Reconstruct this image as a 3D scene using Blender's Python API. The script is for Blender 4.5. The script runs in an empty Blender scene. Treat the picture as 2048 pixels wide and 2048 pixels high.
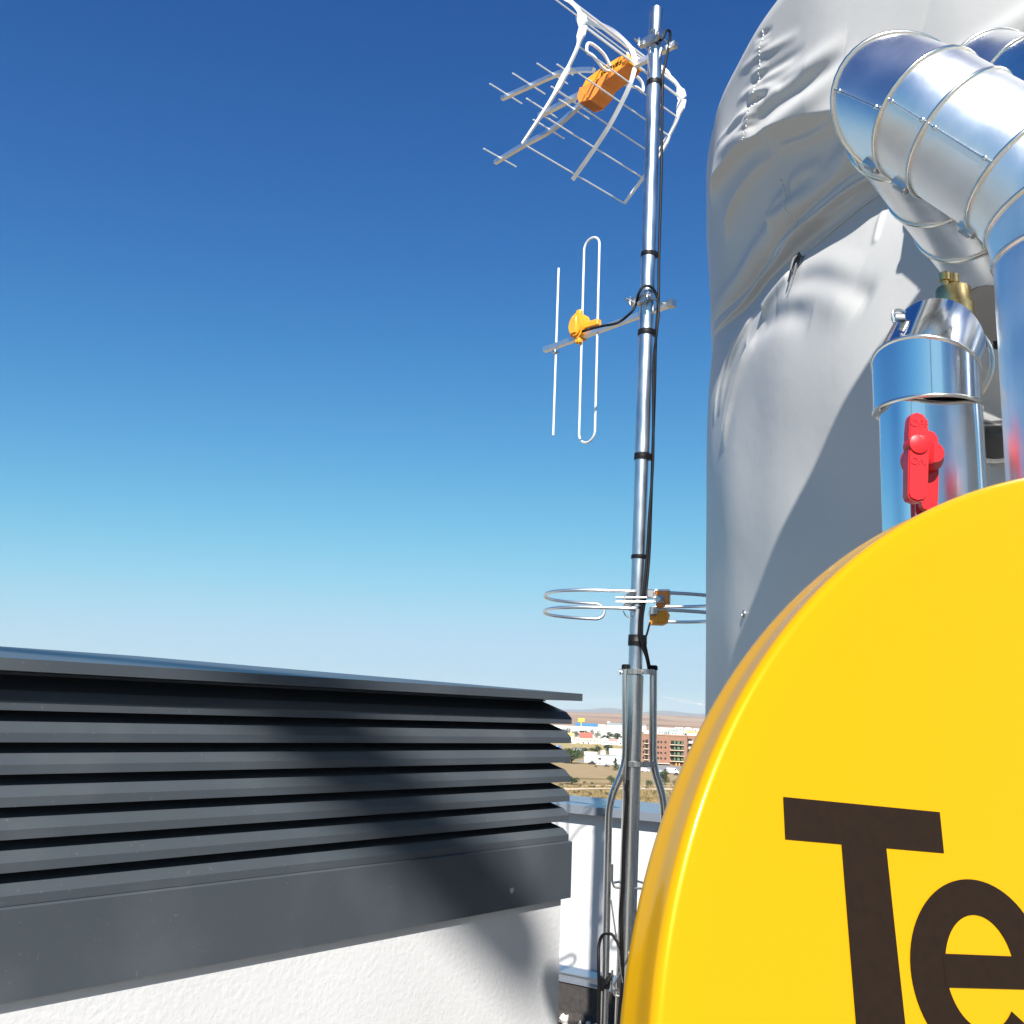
import bpy, math, random
import numpy as np
from mathutils import Vector
random.seed(7); rng = np.random.default_rng(7)
SC = bpy.context.scene; COL = SC.collection
EYE = 1.55; FPX = 2000.0
PITCH = math.radians(11.150); ROLL = math.radians(2.3)
SUN_AZ = math.radians(182.0); SUN_EL = math.radians(42.0)

# ------------------------------------------------------------ camera
_F = np.array([0, math.cos(PITCH), math.sin(PITCH)]); _U0 = np.array([0, -math.sin(PITCH), math.cos(PITCH)]); _R0 = np.array([1.0, 0, 0])
_R = math.cos(ROLL)*_R0 + math.sin(ROLL)*_U0; _U = math.cos(ROLL)*_U0 - math.sin(ROLL)*_R0
cam = bpy.data.cameras.new('camera'); cam.sensor_width = 36; cam.lens = 36*FPX/2048; cam.clip_start = 0.05; cam.clip_end = 80000
co = bpy.data.objects.new('camera', cam); COL.objects.link(co)
from mathutils import Matrix
co.matrix_world = Matrix(((_R[0], _U[0], -_F[0], 0), (_R[1], _U[1], -_F[1], 0), (_R[2], _U[2], -_F[2], EYE), (0, 0, 0, 1)))
SC.camera = co

# ------------------------------------------------------------ light
SC.view_settings.view_transform = 'Standard'; SC.view_settings.look = 'None'; SC.view_settings.gamma = 1; SC.view_settings.exposure = 1.0
w = bpy.data.worlds.new('World'); SC.world = w; w.use_nodes = True
nt = w.node_tree; bg = nt.nodes['Background']; sky = nt.nodes.new('ShaderNodeTexSky')
sky.sky_type = 'NISHITA'; sky.sun_disc = False; sky.sun_elevation = SUN_EL; sky.sun_rotation = SUN_AZ
sky.altitude = 700; sky.air_density = 1.0; sky.dust_density = 0.6; sky.ozone_density = 2.5
bg.inputs[1].default_value = 0.0757; KS = 0.151      # deeper blue overhead, as the phone recorded it
sp = nt.nodes.new('ShaderNodeSeparateColor'); cb = nt.nodes.new('ShaderNodeCombineColor'); nt.links.new(sky.outputs[0], sp.inputs[0])
for i_, (gm, sc_, kk, pw) in enumerate(((1.85, .82, .8, 4.), (1.50, 1.07, .60, 3.), (1.12, 1.07, .38, 2.))):
    prev = sp.outputs[i_]
    for op, val in (('MULTIPLY', KS), ('MINIMUM', 1.6), ('POWER', gm-1), ('MULTIPLY', sc_)):
        nd = nt.nodes.new('ShaderNodeMath'); nd.operation = op; nt.links.new(prev, nd.inputs[0]); nd.inputs[1].default_value = val; prev = nd.outputs[0]
    nd = nt.nodes.new('ShaderNodeMath'); nd.operation = 'MULTIPLY'; nt.links.new(prev, nd.inputs[0]); nt.links.new(sp.outputs[i_], nd.inputs[1]); lit = nd.outputs[0]; prev = sp.outputs[i_]
    for op, val in (('MULTIPLY', KS), ('MINIMUM', 1.6), ('POWER', pw), ('MULTIPLY', kk), ('ADD', 1.0)):
        nd = nt.nodes.new('ShaderNodeMath'); nd.operation = op; nt.links.new(prev, nd.inputs[0]); nd.inputs[1].default_value = val; prev = nd.outputs[0]
    nd = nt.nodes.new('ShaderNodeMath'); nd.operation = 'DIVIDE'; nt.links.new(lit, nd.inputs[0]); nt.links.new(prev, nd.inputs[1]); nt.links.new(nd.outputs[0], cb.inputs[i_])
nt.links.new(cb.outputs[0], bg.inputs[0])
sl = bpy.data.lights.new('sun', 'SUN'); sl.energy = 5.0; sl.angle = math.radians(0.5); sl.color = (1, 0.96, 0.9)
so = bpy.data.objects.new('sun', sl); COL.objects.link(so)
S = np.array([math.sin(SUN_AZ)*math.cos(SUN_EL), math.cos(SUN_AZ)*math.cos(SUN_EL), math.sin(SUN_EL)])
so.rotation_euler = Vector(-S).to_track_quat('-Z', 'Y').to_euler()
SC.cycles.max_bounces = 8; SC.cycles.volume_bounces = 0

# ------------------------------------------------------------ where things of the photo stand
def V(*a): return np.array(a, float)
EYEP = V(0, 0, EYE)
def ray(x, y): return _F + (x-1024)/FPX*_R - (y-1024)/FPX*_U
def at(x, y, d): v = ray(x, y); return EYEP + v*d/v[1]
def atc(x, y, zc): return EYEP + ray(x, y)*zc
def atz(x, y, z): v = ray(x, y); return EYEP + v*(z-EYE)/v[2]
def onplane(x, y, p, n): v = ray(x, y); return EYEP + v*(((p-EYEP)@n)/(v@n))
def unit(v): v = np.asarray(v, float); return v/np.linalg.norm(v)

# ------------------------------------------------------------ mesh helpers
class MB:
    def __init__(s): s.v = []; s.f = []; s.n = 0
    def add(s, v, f):
        s.v.append(np.asarray(v, float).reshape(-1, 3)); s.f += [tuple(int(i)+s.n for i in q) for q in f]; s.n += len(s.v[-1]); return s
    def box(s, c, ax, ay, az, h):
        c = V(*c); ax, ay, az = (unit(a) for a in (ax, ay, az)); v = []
        for k in (-1, 1):
            for j in (-1, 1):
                for i in (-1, 1): v.append(c+ax*i*h[0]+ay*j*h[1]+az*k*h[2])
        f = [(0, 2, 3, 1), (4, 5, 7, 6), (0, 1, 5, 4), (2, 6, 7, 3), (0, 4, 6, 2), (1, 3, 7, 5)]
        if np.dot(np.cross(ax, ay), az) < 0: f = [q[::-1] for q in f]
        return s.add(v, f)
    def cbox(s, c, ax, ay, az, h, b):            # box with chamfered edges
        ax, ay, az = (unit(a) for a in (ax, ay, az)); c = V(*c)
        bm_ = []; hx, hy, hz = h
        prof = [(-hx+b, -hy), (hx-b, -hy), (hx, -hy+b), (hx, hy-b), (hx-b, hy), (-hx+b, hy), (-hx, hy-b), (-hx, -hy+b)]
        rows = []
        for z, k in ((-hz, b), (-hz+b, 0), (hz-b, 0), (hz, b)):
            rows.append([c+ax*(x*(1-k/hx))+ay*(y*(1-k/hy))+az*z for x, y in prof])
        v = [p for r in rows for p in r]; f = []
        for r in range(3):
            for i in range(8): f.append((r*8+i, r*8+(i+1) % 8, r*8+8+(i+1) % 8, r*8+8+i))
        f.append(tuple(range(7, -1, -1))); f.append(tuple(range(24, 32)))
        if np.dot(np.cross(ax, ay), az) < 0: f = [q[::-1] for q in f]
        return s.add(v, f)
    def tube(s, pts, r, n=10, cap=True, sq=False, up=None):
        P = np.asarray(pts, float); m = len(P); r = np.broadcast_to(r, (m,))
        T = np.zeros_like(P); T[1:-1] = P[2:]-P[:-2]; T[0] = P[1]-P[0]; T[-1] = P[-1]-P[-2]
        T /= np.linalg.norm(T, axis=1)[:, None]+1e-12
        u = np.asarray(up, float) if up is not None else (V(0, 0, 1) if abs(T[0][2]) < .9 else V(1, 0, 0))
        u = unit(u-T[0]*(u@T[0])); rings = []
        if sq: n = 4
        for i in range(m):
            if i:
                u = u-T[i]*(u@T[i]); u = unit(u)
            b = np.cross(T[i], u); ring = []
            for k in range(n):
                a = 2*math.pi*k/n+(math.pi/4 if sq else 0)
                ring.append(P[i]+r[i]*(1.414 if sq else 1)*(u*math.cos(a)+b*math.sin(a)))
            rings += ring
        f = []
        for i in range(m-1):
            for k in range(n): f.append((i*n+k, i*n+(k+1) % n, (i+1)*n+(k+1) % n, (i+1)*n+k))
        if cap: f.append(tuple(range(n-1, -1, -1))); f.append(tuple((m-1)*n+k for k in range(n)))
        return s.add(rings, f)
    def loop(s, pts, r, n=8): 
        P = np.asarray(pts, float); m = len(P); T = np.roll(P, -1, 0)-np.roll(P, 1, 0); T /= np.linalg.norm(T, axis=1)[:, None]
        c = P.mean(0); N = unit(np.cross(P[0]-c, P[m//4]-c)); rings = []
        for i in range(m):
            b = unit(np.cross(T[i], N)); u = np.cross(b, T[i])
            for k in range(n):
                a = 2*math.pi*k/n; rings.append(P[i]+r*(b*math.cos(a)+u*math.sin(a)))
        f = [(i*n+k, i*n+(k+1) % n, ((i+1) % m)*n+(k+1) % n, ((i+1) % m)*n+k) for i in range(m) for k in range(n)]
        return s.add(rings, f)
    def lathe(s, c, axis, prof, n=24):           # prof: (radius, height along axis)
        axis = unit(axis); u = V(1, 0, 0) if abs(axis[0]) < .9 else V(0, 1, 0); u = unit(u-axis*(u@axis)); b = np.cross(axis, u); v = []
        for r, h in prof:
            for k in range(n):
                a = 2*math.pi*k/n; v.append(c+axis*h+r*(u*math.cos(a)+b*math.sin(a)))
        f = [(i*n+k, i*n+(k+1) % n, (i+1)*n+(k+1) % n, (i+1)*n+k) for i in range(len(prof)-1) for k in range(n)]
        f.append(tuple(range(n-1, -1, -1))); f.append(tuple((len(prof)-1)*n+k for k in range(n)))
        return s.add(v, f)
    def prism(s, poly, o, ex, ey, ez, t0, t1):   # 2-D polygon (x,y) along ez
        o = V(*o); n = len(poly); v = [o+ex*p[0]+ey*p[1]+ez*t for t in (t0, t1) for p in poly]
        f = [(i, (i+1) % n, n+(i+1) % n, n+i) for i in range(n)]+[tuple(range(n-1, -1, -1)), tuple(range(n, 2*n))]
        return s.add(v, f)
ROOTLOC = {}
def textmesh(fc, m):
    to = bpy.data.objects.new('text_curve', fc); COL.objects.link(to); bpy.context.view_layer.update()
    me = bpy.data.meshes.new_from_object(to.evaluated_get(bpy.context.evaluated_depsgraph_get())); bpy.data.objects.remove(to)
    me.materials.clear(); me.materials.append(m); o = bpy.data.objects.new('lettering', me); COL.objects.link(o); return o
def setp(o, label=None, cat=None, group=None, kind=None):
    for k, x in (('label', label), ('category', cat), ('group', group), ('kind', kind)):
        if x: o[k] = x
    return o
def obj(name, mb, mat, parent=None, smooth=None, label=None, loc=None):
    v = np.concatenate(mb.v); 
    if parent is not None: off = ROOTLOC[parent.name]
    else: off = V(*loc) if loc is not None else V(0, 0, 0)
    me = bpy.data.meshes.new(name); me.from_pydata((v-off).tolist(), [], mb.f); me.update()
    if smooth is not None:
        me.polygons.foreach_set('use_smooth', [True]*len(me.polygons)); me.set_sharp_from_angle(angle=math.radians(smooth))
    for m in (mat if isinstance(mat, list) else [mat]): me.materials.append(m)
    o = bpy.data.objects.new(name, me); COL.objects.link(o)
    if parent is not None: o.parent = parent
    else: o.location = off
    ROOTLOC[o.name] = off
    if label: o['label'] = label
    return o
def thing(name, loc, label, cat, group=None):
    o = bpy.data.objects.new(name, None); o.empty_display_size = .1; COL.objects.link(o); o.location = loc; ROOTLOC[o.name] = V(*loc)
    return setp(o, label, cat, group)
def copy_tree(o, parent=None):
    c = o.copy(); COL.objects.link(c); c.parent = parent
    for ch in list(o.children): copy_tree(ch, c)
    return c
def smoothpath(pts, k=8):
    P = np.asarray(pts, float); Q = np.vstack([2*P[0]-P[1], P, 2*P[-1]-P[-2]]); out = []
    for i in range(1, len(Q)-2):
        for t in np.linspace(0, 1, k, endpoint=False):
            a, b, c, d = Q[i-1], Q[i], Q[i+1], Q[i+2]
            out.append(.5*((2*b)+(c-a)*t+(2*a-5*b+4*c-d)*t*t+(3*b-a-3*c+d)*t**3))
    return np.array(out+[P[-1]])
def fillet(pts, rad, k=7):
    P = [np.asarray(p, float) for p in pts]; out = [P[0]]
    for i in range(1, len(P)-1):
        a = unit(P[i-1]-P[i]); b = unit(P[i+1]-P[i]); d = min(rad, .45*np.linalg.norm(P[i-1]-P[i]), .45*np.linalg.norm(P[i+1]-P[i]))
        p, q = P[i]+a*d, P[i]+b*d
        for t in np.linspace(0, 1, k): out.append((1-t)**2*p+2*t*(1-t)*P[i]+t*t*q)
    return np.array(out+[P[-1]])

# ------------------------------------------------------------ materials
def mat(name, col, rough=.5, metal=0, var=0, vscale=8, bump=0, bscale=60, bdist=.002, rvar=0, coat=0, spec=.5, col2=None, stretch=None, aniso=0, detail=4):
    m = bpy.data.materials.new(name); m.use_nodes = True; n = m.node_tree; L = n.links.new; b = n.nodes['Principled BSDF']
    b.inputs['Base Color'].default_value = (*col, 1); b.inputs['Roughness'].default_value = rough; b.inputs['Metallic'].default_value = metal
    b.inputs['Coat Weight'].default_value = coat; b.inputs['Coat Roughness'].default_value = .08; b.inputs['Specular IOR Level'].default_value = spec
    b.inputs['Anisotropic'].default_value = aniso
    if var or bump or rvar or col2:
        tc = n.nodes.new('ShaderNodeTexCoord'); mp = n.nodes.new('ShaderNodeMapping'); L(tc.outputs['Object'], mp.inputs[0])
        if stretch: mp.inputs['Scale'].default_value = stretch
        nz = n.nodes.new('ShaderNodeTexNoise'); nz.inputs['Scale'].default_value = vscale; nz.inputs['Detail'].default_value = detail; L(mp.outputs[0], nz.inputs[0])
        if var or col2:
            rp = n.nodes.new('ShaderNodeValToRGB'); c2 = col2 or tuple(min(1, c*(1+var)) for c in col); c1 = col if col2 else tuple(c*(1-var) for c in col)
            rp.color_ramp.elements[0].position = .32; rp.color_ramp.elements[1].position = .68
            rp.color_ramp.elements[0].color = (*c1, 1); rp.color_ramp.elements[1].color = (*c2, 1); L(nz.outputs[0], rp.inputs[0]); L(rp.outputs[0], b.inputs['Base Color'])
        if rvar:
            mr = n.nodes.new('ShaderNodeMapRange'); mr.inputs[1].default_value = .3; mr.inputs[2].default_value = .7; mr.inputs[3].default_value = max(0, rough-rvar); mr.inputs[4].default_value = rough+rvar
            L(nz.outputs[0], mr.inputs[0]); L(mr.outputs[0], b.inputs['Roughness'])
        if bump:
            n2 = n.nodes.new('ShaderNodeTexNoise'); n2.inputs['Scale'].default_value = bscale; n2.inputs['Detail'].default_value = 5; L(mp.outputs[0], n2.inputs[0])
            bp = n.nodes.new('ShaderNodeBump'); bp.inputs['Strength'].default_value = bump; bp.inputs['Distance'].default_value = bdist; L(n2.outputs[0], bp.inputs['Height']); L(bp.outputs[0], b.inputs['Normal'])
    return m
M = {}
M['plaster'] = mat('white_plaster', (.52, .52, .525), .9, var=.05, vscale=2, bump=.40, bscale=95, bdist=.003)
M['anthracite'] = mat('anthracite_paint', (.047, .056, .066), .38, var=.05, vscale=2.5, rvar=.05, bump=.05, bscale=300, bdist=.001)
def dusty(m, amt=.5):           # dust specks and faint runs on the paint
    n = m.node_tree; L = n.links.new; b = n.nodes['Principled BSDF']; src = b.inputs['Base Color'].links[0].from_socket if b.inputs['Base Color'].links else None
    tc = n.nodes.new('ShaderNodeTexCoord'); z = n.nodes.new('ShaderNodeTexNoise'); z.inputs['Scale'].default_value = 150; z.inputs['Detail'].default_value = 2; L(tc.outputs['Object'], z.inputs[0])
    z2 = n.nodes.new('ShaderNodeTexNoise'); z2.inputs['Scale'].default_value = 5; z2.inputs['Detail'].default_value = 5; L(tc.outputs['Object'], z2.inputs[0])
    r = n.nodes.new('ShaderNodeMapRange'); r.inputs[1].default_value = .69; r.inputs[2].default_value = .74; L(z.outputs[0], r.inputs[0])
    r2 = n.nodes.new('ShaderNodeMapRange'); r2.inputs[1].default_value = .5; r2.inputs[2].default_value = .75; r2.inputs[4].default_value = .06; L(z2.outputs[0], r2.inputs[0])
    mu = n.nodes.new('ShaderNodeMath'); mu.operation = 'MULTIPLY_ADD'; mu.inputs[1].default_value = amt; L(r.outputs[0], mu.inputs[0]); L(r2.outputs[0], mu.inputs[2])
    mx = n.nodes.new('ShaderNodeMix'); mx.data_type = 'RGBA'; mx.inputs[7].default_value = (.32, .33, .33, 1); mx.clamp_factor = True; L(mu.outputs[0], mx.inputs[0])
    if src: L(src, mx.inputs[6])
    else: mx.inputs[6].default_value = b.inputs['Base Color'].default_value
    L(mx.outputs[2], b.inputs['Base Color'])
dusty(M['anthracite'], .13)
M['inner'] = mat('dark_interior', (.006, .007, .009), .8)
M['coping'] = mat('grey_coping_metal', (.15, .17, .20), .28, var=.06, vscale=4, rvar=.06)
M['flash'] = mat('flashing_metal', (.42, .46, .52), .3, metal=.8, var=.08)
M['bitumen'] = mat('bitumen_felt', (.035, .03, .028), .9, var=.25, vscale=40, bump=.4, bscale=200)
M['gravel'] = mat('roof_gravel', (.20, .19, .17), .9, col2=(.36, .34, .31), vscale=30, bump=1, bscale=40, bdist=.03)
M['stone'] = mat('pebble_stone', (.42, .39, .36), .85, col2=(.66, .63, .58), vscale=9)
M['galv'] = mat('galvanised_steel', (.50, .55, .60), .32, metal=1, var=.12, vscale=30, rvar=.08, stretch=(1, 1, .25), bump=.04, bscale=200, bdist=.001)
M['stainless'] = mat('stainless_steel', (.66, .65, .61), .27, metal=1, var=.06, vscale=20, rvar=.05, stretch=(8, 8, .3))
M['alu'] = mat('aluminium_tube', (.80, .82, .84), .38, metal=1, var=.05, vscale=20)
M['alumatt'] = mat('matt_aluminium_rod', (.80, .80, .79), .5, metal=.55)
M['zinc'] = mat('zinc_hardware', (.55, .56, .56), .35, metal=1, var=.1, vscale=60)
M['jacket'] = mat('sheet_metal_jacket', (.86, .87, .88), .34, metal=1, var=.10, vscale=7, rvar=.10, bump=.22, bscale=7, bdist=.012)
M['jacket_bright'] = mat('polished_metal_jacket', (.86, .88, .90), .09, metal=1, var=.03, vscale=5, rvar=.03, bump=.05, bscale=7, bdist=.006)
M['bead'] = mat('rolled_bead', (.78, .76, .70), .22, metal=1, var=.06)
M['orange'] = mat('orange_plastic', (.86, .33, .02), .38, var=.08, vscale=15)
M['orange_shaded'] = mat('shaded_orange_plastic', (.74, .23, .035), .45, var=.1, vscale=15)  # same orange darkened: shade of the box underside put into its colour
M['whiteplastic'] = mat('white_plastic', (.80, .80, .79), .4, var=.03)
M['black'] = mat('black_rubber', (.005, .005, .006), .5, var=.2, vscale=40, spec=.2)
M['tape'] = mat('black_tape', (.005, .005, .007), .5, spec=.25, var=.3, vscale=60, bump=.2, bscale=90)
M['pvc'] = mat('grey_tarpaulin', (.47, .465, .45), .45, var=.04, vscale=3, rvar=.06, bump=.12, bscale=7, bdist=.02)
M['stitch'] = mat('stitching_thread', (.62, .62, .62), .7)
M['hemdark'] = mat('hem_cord', (.10, .10, .11), .6, var=.2, vscale=40)
M['yellow'] = mat('yellow_enamel', (.45, .236, .0005), .27, coat=.35, var=.012, vscale=2, spec=.45, bump=.03, bscale=14, bdist=.002)
M['yellow'].node_tree.nodes['Principled BSDF'].inputs['Specular Tint'].default_value = (1, .78, .12, 1)
M['brown'] = mat('dark_brown_print', (.012, .0065, .0035), .6, spec=.1, var=.08, vscale=200)
M['red'] = mat('red_plastic', (.50, .012, .016), .30, var=.05, vscale=20)
M['brass'] = mat('brass', (.78, .56, .24), .32, metal=1, var=.08, vscale=40)

# ------------------------------------------------------------ roof setting
def structure(name, mb, m, smooth=None): o = obj(name, mb, m, None, smooth); o['kind'] = 'structure'; return o
PB = atz(1131, 2031, .03); az_p = math.radians(123.0)
pd = V(math.sin(az_p), math.cos(az_p), 0); pn = V(-abs(math.cos(az_p)), -math.sin(az_p), 0)   # along the parapet; towards the roof
pn = unit(V(pd[1], -pd[0], 0)); 
if pn[1] > 0: pn = -pn
up = V(0, 0, 1)
ZG = EYE-27.0
roofc = PB - pn*0  # the roof deck ends at the parapet
deck = MB(); L0 = 16; D0 = 22
cor = [PB-pd*L0-pn*.45, PB+pd*L0-pn*.45, PB+pd*L0+pn*D0, PB-pd*L0+pn*D0]
vv = [(*c[:2], 0) for c in cor]+[(*c[:2], -.35) for c in cor]
deck.add(vv, [(0, 3, 2, 1), (0, 1, 5, 4), (1, 2, 6, 5), (2, 3, 7, 6), (3, 0, 4, 7), (4, 5, 6, 7)] )
structure('roof_floor', deck, M['gravel'])
bl = MB(); vv = [(*(c-pn*.0)[:2], z) for z in (-.352, ZG-1) for c in cor]
bl.add(vv, [(0, 3, 2, 1), (0, 1, 5, 4), (1, 2, 6, 5), (2, 3, 7, 6), (3, 0, 4, 7), (4, 5, 6, 7)])
b0 = obj('building_block', bl, M['plaster']); setp(b0, 'white rendered tower block standing under the gravel roof', 'building')

# parapet wall
pz = lambda x, y: onplane(x, y, PB, pn)[2]
zc1 = pz(1134, 1607); zc0 = pz(1123, 1622)
par = thing('parapet_wall', PB, 'white parapet wall with grey metal coping behind the antenna mast', 'wall')
mb = MB(); mb.box(PB-pn*.16+up*(.46), pd, pn, up, (L0, .16, .55)); 
mb2 = MB()
obj('wall', MB().box((PB-pn*.15)*V(1, 1, 0)+up*(zc0/2+.01), pd, pn, up, (L0, .15, zc0/2)), M['plaster'], par)
cop = MB(); th = zc1-zc0
cop.prism([(-.36, zc0+.02), (.045, zc0), (.055, zc0), (.055, zc1), (-.36, zc1+.012)], PB*V(1, 1, 0), pn, up, pd, -L0, L0)
obj('coping', cop, M['coping'], par)
fl = MB(); z1 = pz(1131, 1933); z2 = pz(1131, 1943); z3 = pz(1131, 1956); z4 = pz(1131, 1962)
fl.prism([(0.004, z1+.008), (.012, z1+.006), (.014, z1), (.020, z2), (.020, z2-.004), (.008, z2-.008), (.008, z3), (.024, z4+.003), (.024, z4), (.004, z4)], PB*V(1, 1, 0), pn, up, pd, -L0+.1, L0-.1)
obj('flashing_strip', fl, M['flash'], par)
up_ = MB(); up_.prism([(0.003, z4-.001), (.016, z4-.001), (.03, .06), (.08, .006), (.003, .006)], PB*V(1, 1, 0), pn, up, pd, -L0+.1, L0-.1)
obj('felt_upstand', up_, M['bitumen'], par)

# gravel stones near the foot of the parapet
ico = []; 
def icosph():
    t = (1+5**.5)/2
    v = np.array([(-1, t, 0), (1, t, 0), (-1, -t, 0), (1, -t, 0), (0, -1, t), (0, 1, t), (0, -1, -t), (0, 1, -t), (t, 0, -1), (t, 0, 1), (-t, 0, -1), (-t, 0, 1)], float); v /= np.linalg.norm(v[0])
    f = [(0, 11, 5), (0, 5, 1), (0, 1, 7), (0, 7, 10), (0, 10, 11), (1, 5, 9), (5, 11, 4), (11, 10, 2), (10, 7, 6), (7, 1, 8), (3, 9, 4), (3, 4, 2), (3, 2, 6), (3, 6, 8), (3, 8, 9), (4, 9, 5), (2, 4, 11), (6, 2, 10), (8, 6, 7), (9, 8, 1)]
    v = list(v); c = {}; g = []
    def mid(a, b):
        k = (min(a, b), max(a, b))
        if k not in c: c[k] = len(v); v.append(unit(v[a]+v[b]))
        return c[k]
    for a, b, d in f:
        x, y, z = mid(a, b), mid(b, d), mid(d, a); g += [(a, x, z), (b, y, x), (d, z, y), (x, y, z)]
    return np.array(v), g
IV, IF = icosph()
st = MB()
for i in range(2200):
    u = rng.uniform(-1.6, 1.9); q = .03+rng.random()**1.5*2.6; p = PB+pd*u+pn*q
    s = rng.uniform(.010, .026); sc = s*rng.uniform(.6, 1.3, 3); k = rng.normal(size=(3, 3)); Q, _ = np.linalg.qr(k)
    st.add(((IV*(1+.16*rng.normal(size=(len(IV), 1))))*sc)@Q+V(p[0], p[1], sc.min()*.6+rng.random()*.02), IF)
g = obj('gravel', st, M['stone'], smooth=50); g['kind'] = 'stuff'

# ------------------------------------------------------------ ventilation housing on the left
K = at(1143, 1740, 2.6); azb = math.radians(41.0); bd = V(math.sin(azb), math.cos(azb), 0); bn = V(math.cos(azb), -math.sin(azb), 0)
BL = 3.4; BD = 1.25
kz = lambda y: onplane(1143, y, K, bn)[2]
zf0, zf1 = kz(1795), kz(1682); zcv0, zcv1 = kz(1401.5), kz(1387)
def bp(u, wv, z): return V(*(K*V(1, 1, 0)+bd*u+bn*wv)[:2], z)
vent = thing('vent_housing', bp(-BL/2, -BD/2, 0), 'dark grey louvred rooftop vent housing on a white plastered base', 'vent')
def ring_prism(prof, name, m, u1=0., w1=0., smooth=None, label=None):
    """profile (outset, z) swept round the four sides of the housing"""
    mb = MB(); n = len(prof); v = []
    for cu, cw in ((u1, w1), (u1, -BD-w1), (-BL-u1, -BD-w1), (-BL-u1, w1)):
        su = 1 if cu == u1 else -1; sw = 1 if cw == w1 else -1
        for o_, z in prof: v.append(bp(cu+su*o_, cw+sw*o_, z))
    f = []
    for c in range(4):
        d = (c+1) % 4
        for i in range(n): f.append((c*n+i, d*n+i, d*n+(i+1) % n, c*n+(i+1) % n))
    mb.add(v, f); return obj(name, mb, m, vent, smooth, label)
obj('base', MB().cbox(bp(-BL/2, -BD/2, zf0/2+.01), bd, bn, up, (BL/2-.012, BD/2-.012, zf0/2+.01), .012), M['plaster'], vent, 30)
ring_prism([(0, zf0), (0, zf1-.003), (-.003, zf1), (-.016, zf1), (-.016, zf0)], 'skirt_panel', M['anthracite'])
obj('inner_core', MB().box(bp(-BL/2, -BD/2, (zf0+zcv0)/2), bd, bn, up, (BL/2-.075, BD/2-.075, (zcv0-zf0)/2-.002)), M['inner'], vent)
npitch = 7; ztopn = kz(1449); pit = (ztopn-zf1)/6
lv = MB(); n0 = lv
prof_all = []
for i in range(7):
    zb = zf1+pit*i
    prof = [(-.062, zb+.062), (-.0575, zb+.062), (-.0575, zb+.054), (-.015, zb+.0305), (-.005, zb+.0150), (-.005, zb+.0008), (-.0075, zb+.0008), (-.0075, zb+.0145), (-.017, zb+.028), (-.062, zb+.0515)]
    n = len(prof); v = []
    u1 = -.004; w1 = 0
    for cu, cw in ((u1, w1), (u1, -BD-w1), (-BL-u1, -BD-w1), (-BL-u1, w1)):
        su = 1 if cu == u1 else -1; sw = 1 if cw == w1 else -1
        for o_, z in prof: v.append(bp(cu+su*o_, cw+sw*o_, z))
    f = [(c*n+k, ((c+1) % 4)*n+k, ((c+1) % 4)*n+(k+1) % n, c*n+(k+1) % n) for c in range(4) for k in range(n)]
    lv.add(v, f)
obj('louvre_slats', lv, M['anthracite'], vent)
# top rail under the cover and hipped cover
ring_prism([(-.055, zcv0-.001), (-.055, ztopn+.055), (-.07, ztopn+.055), (-.07, zcv0-.001)], 'top_rail', M['anthracite'])
cv = MB(); ov = .028; ou = -.010; e = [(ou, ov), (ou, -BD-ov), (-BL-ov, -BD-ov), (-BL-ov, ov)]
hi = BD/2; rise = .042
v = [bp(a, b_, zcv0) for a, b_ in e]+[bp(a, b_, zcv1) for a, b_ in e]+[bp(ov-.9, -BD/2, zcv1+rise), bp(-BL-ov+.9, -BD/2, zcv1+rise)]
cv.add(v, [(0, 1, 2, 3), (0, 4, 5, 1), (1, 5, 6, 2), (2, 6, 7, 3), (3, 7, 4, 0), (4, 8, 5), (5, 8, 9, 6), (6, 9, 7), (7, 9, 8, 4)])
obj('cover', cv, M['anthracite'], vent)
scp = onplane(1023, 1781, K, bn)
sw_ = obj('screw', MB().lathe(scp, bn, [(.0065, 0), (.0065, .002), (.004, .0035), (.0015, .0036)], 14), M['zinc'], vent, 40)

# added unseen mast and arm behind the viewer, placed to shade louvres and plaster
sa = onplane(600, 1400, K, bn)+S*14; sb = onplane(1045, 1880, K, bn)+S*14; sd = unit(sb-sa)
ph = sa-sd*2.2
caster = thing('shadow_mast', V(ph[0], ph[1], 0), 'unseen grey steel mast with a drooping arm, added to shade the louvres', 'mast')
obj('arm', MB().tube([ph, sb-sd*.02], .095, 20), M['coping'], caster, 40); obj('foot_plate', MB().cbox(V(ph[0], ph[1], .012), V(1, 0, 0), V(0, 1, 0), up, (.3, .3, .01), .003), M['coping'], caster)
obj('post', MB().tube([V(ph[0], ph[1], .004), V(ph[0], ph[1], ph[2]+.3)], [.16, .09], 20), M['coping'], caster, 40)

# ------------------------------------------------------------ antenna mast
def mast(z): return V(.4158+(z-1.28)*.0168, 3.30, z)
def mz(y):   # height on the mast axis of a photo row
    lo, hi = -.5, 5.
    for _ in range(40):
        m_ = (lo+hi)/2; p = mast(m_)-EYEP; yy = 1024-FPX*(p@_U)/(p@_F)
        if yy > y: lo = m_
        else: hi = m_
    return lo
def mpx(x, y, dy=0.): return at(x, y, 3.30+dy)
am = thing('antenna_mast', mast(0), 'tall galvanised antenna mast on a stainless tripod in front of the parapet', 'mast')
zt = mz(20); zj = mz(907); zs1 = mz(1338)
pole = MB(); pole.tube([mast(zj), mast(zt)], .0255, 28); pole.tube([mast(zj+.004), mast(zj)], .0265, 28)
obj('upper_pole', pole, M['galv'], am, 40)
obj('lower_pole', MB().tube([mast(zs1-.4), mast(zj+.05)], .0232, 28), M['galv'], am, 40)
obj('stand_tube', MB().tube([mast(.02), mast(zs1-.02)], .0285, 28), M['stainless'], am, 40)
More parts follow.
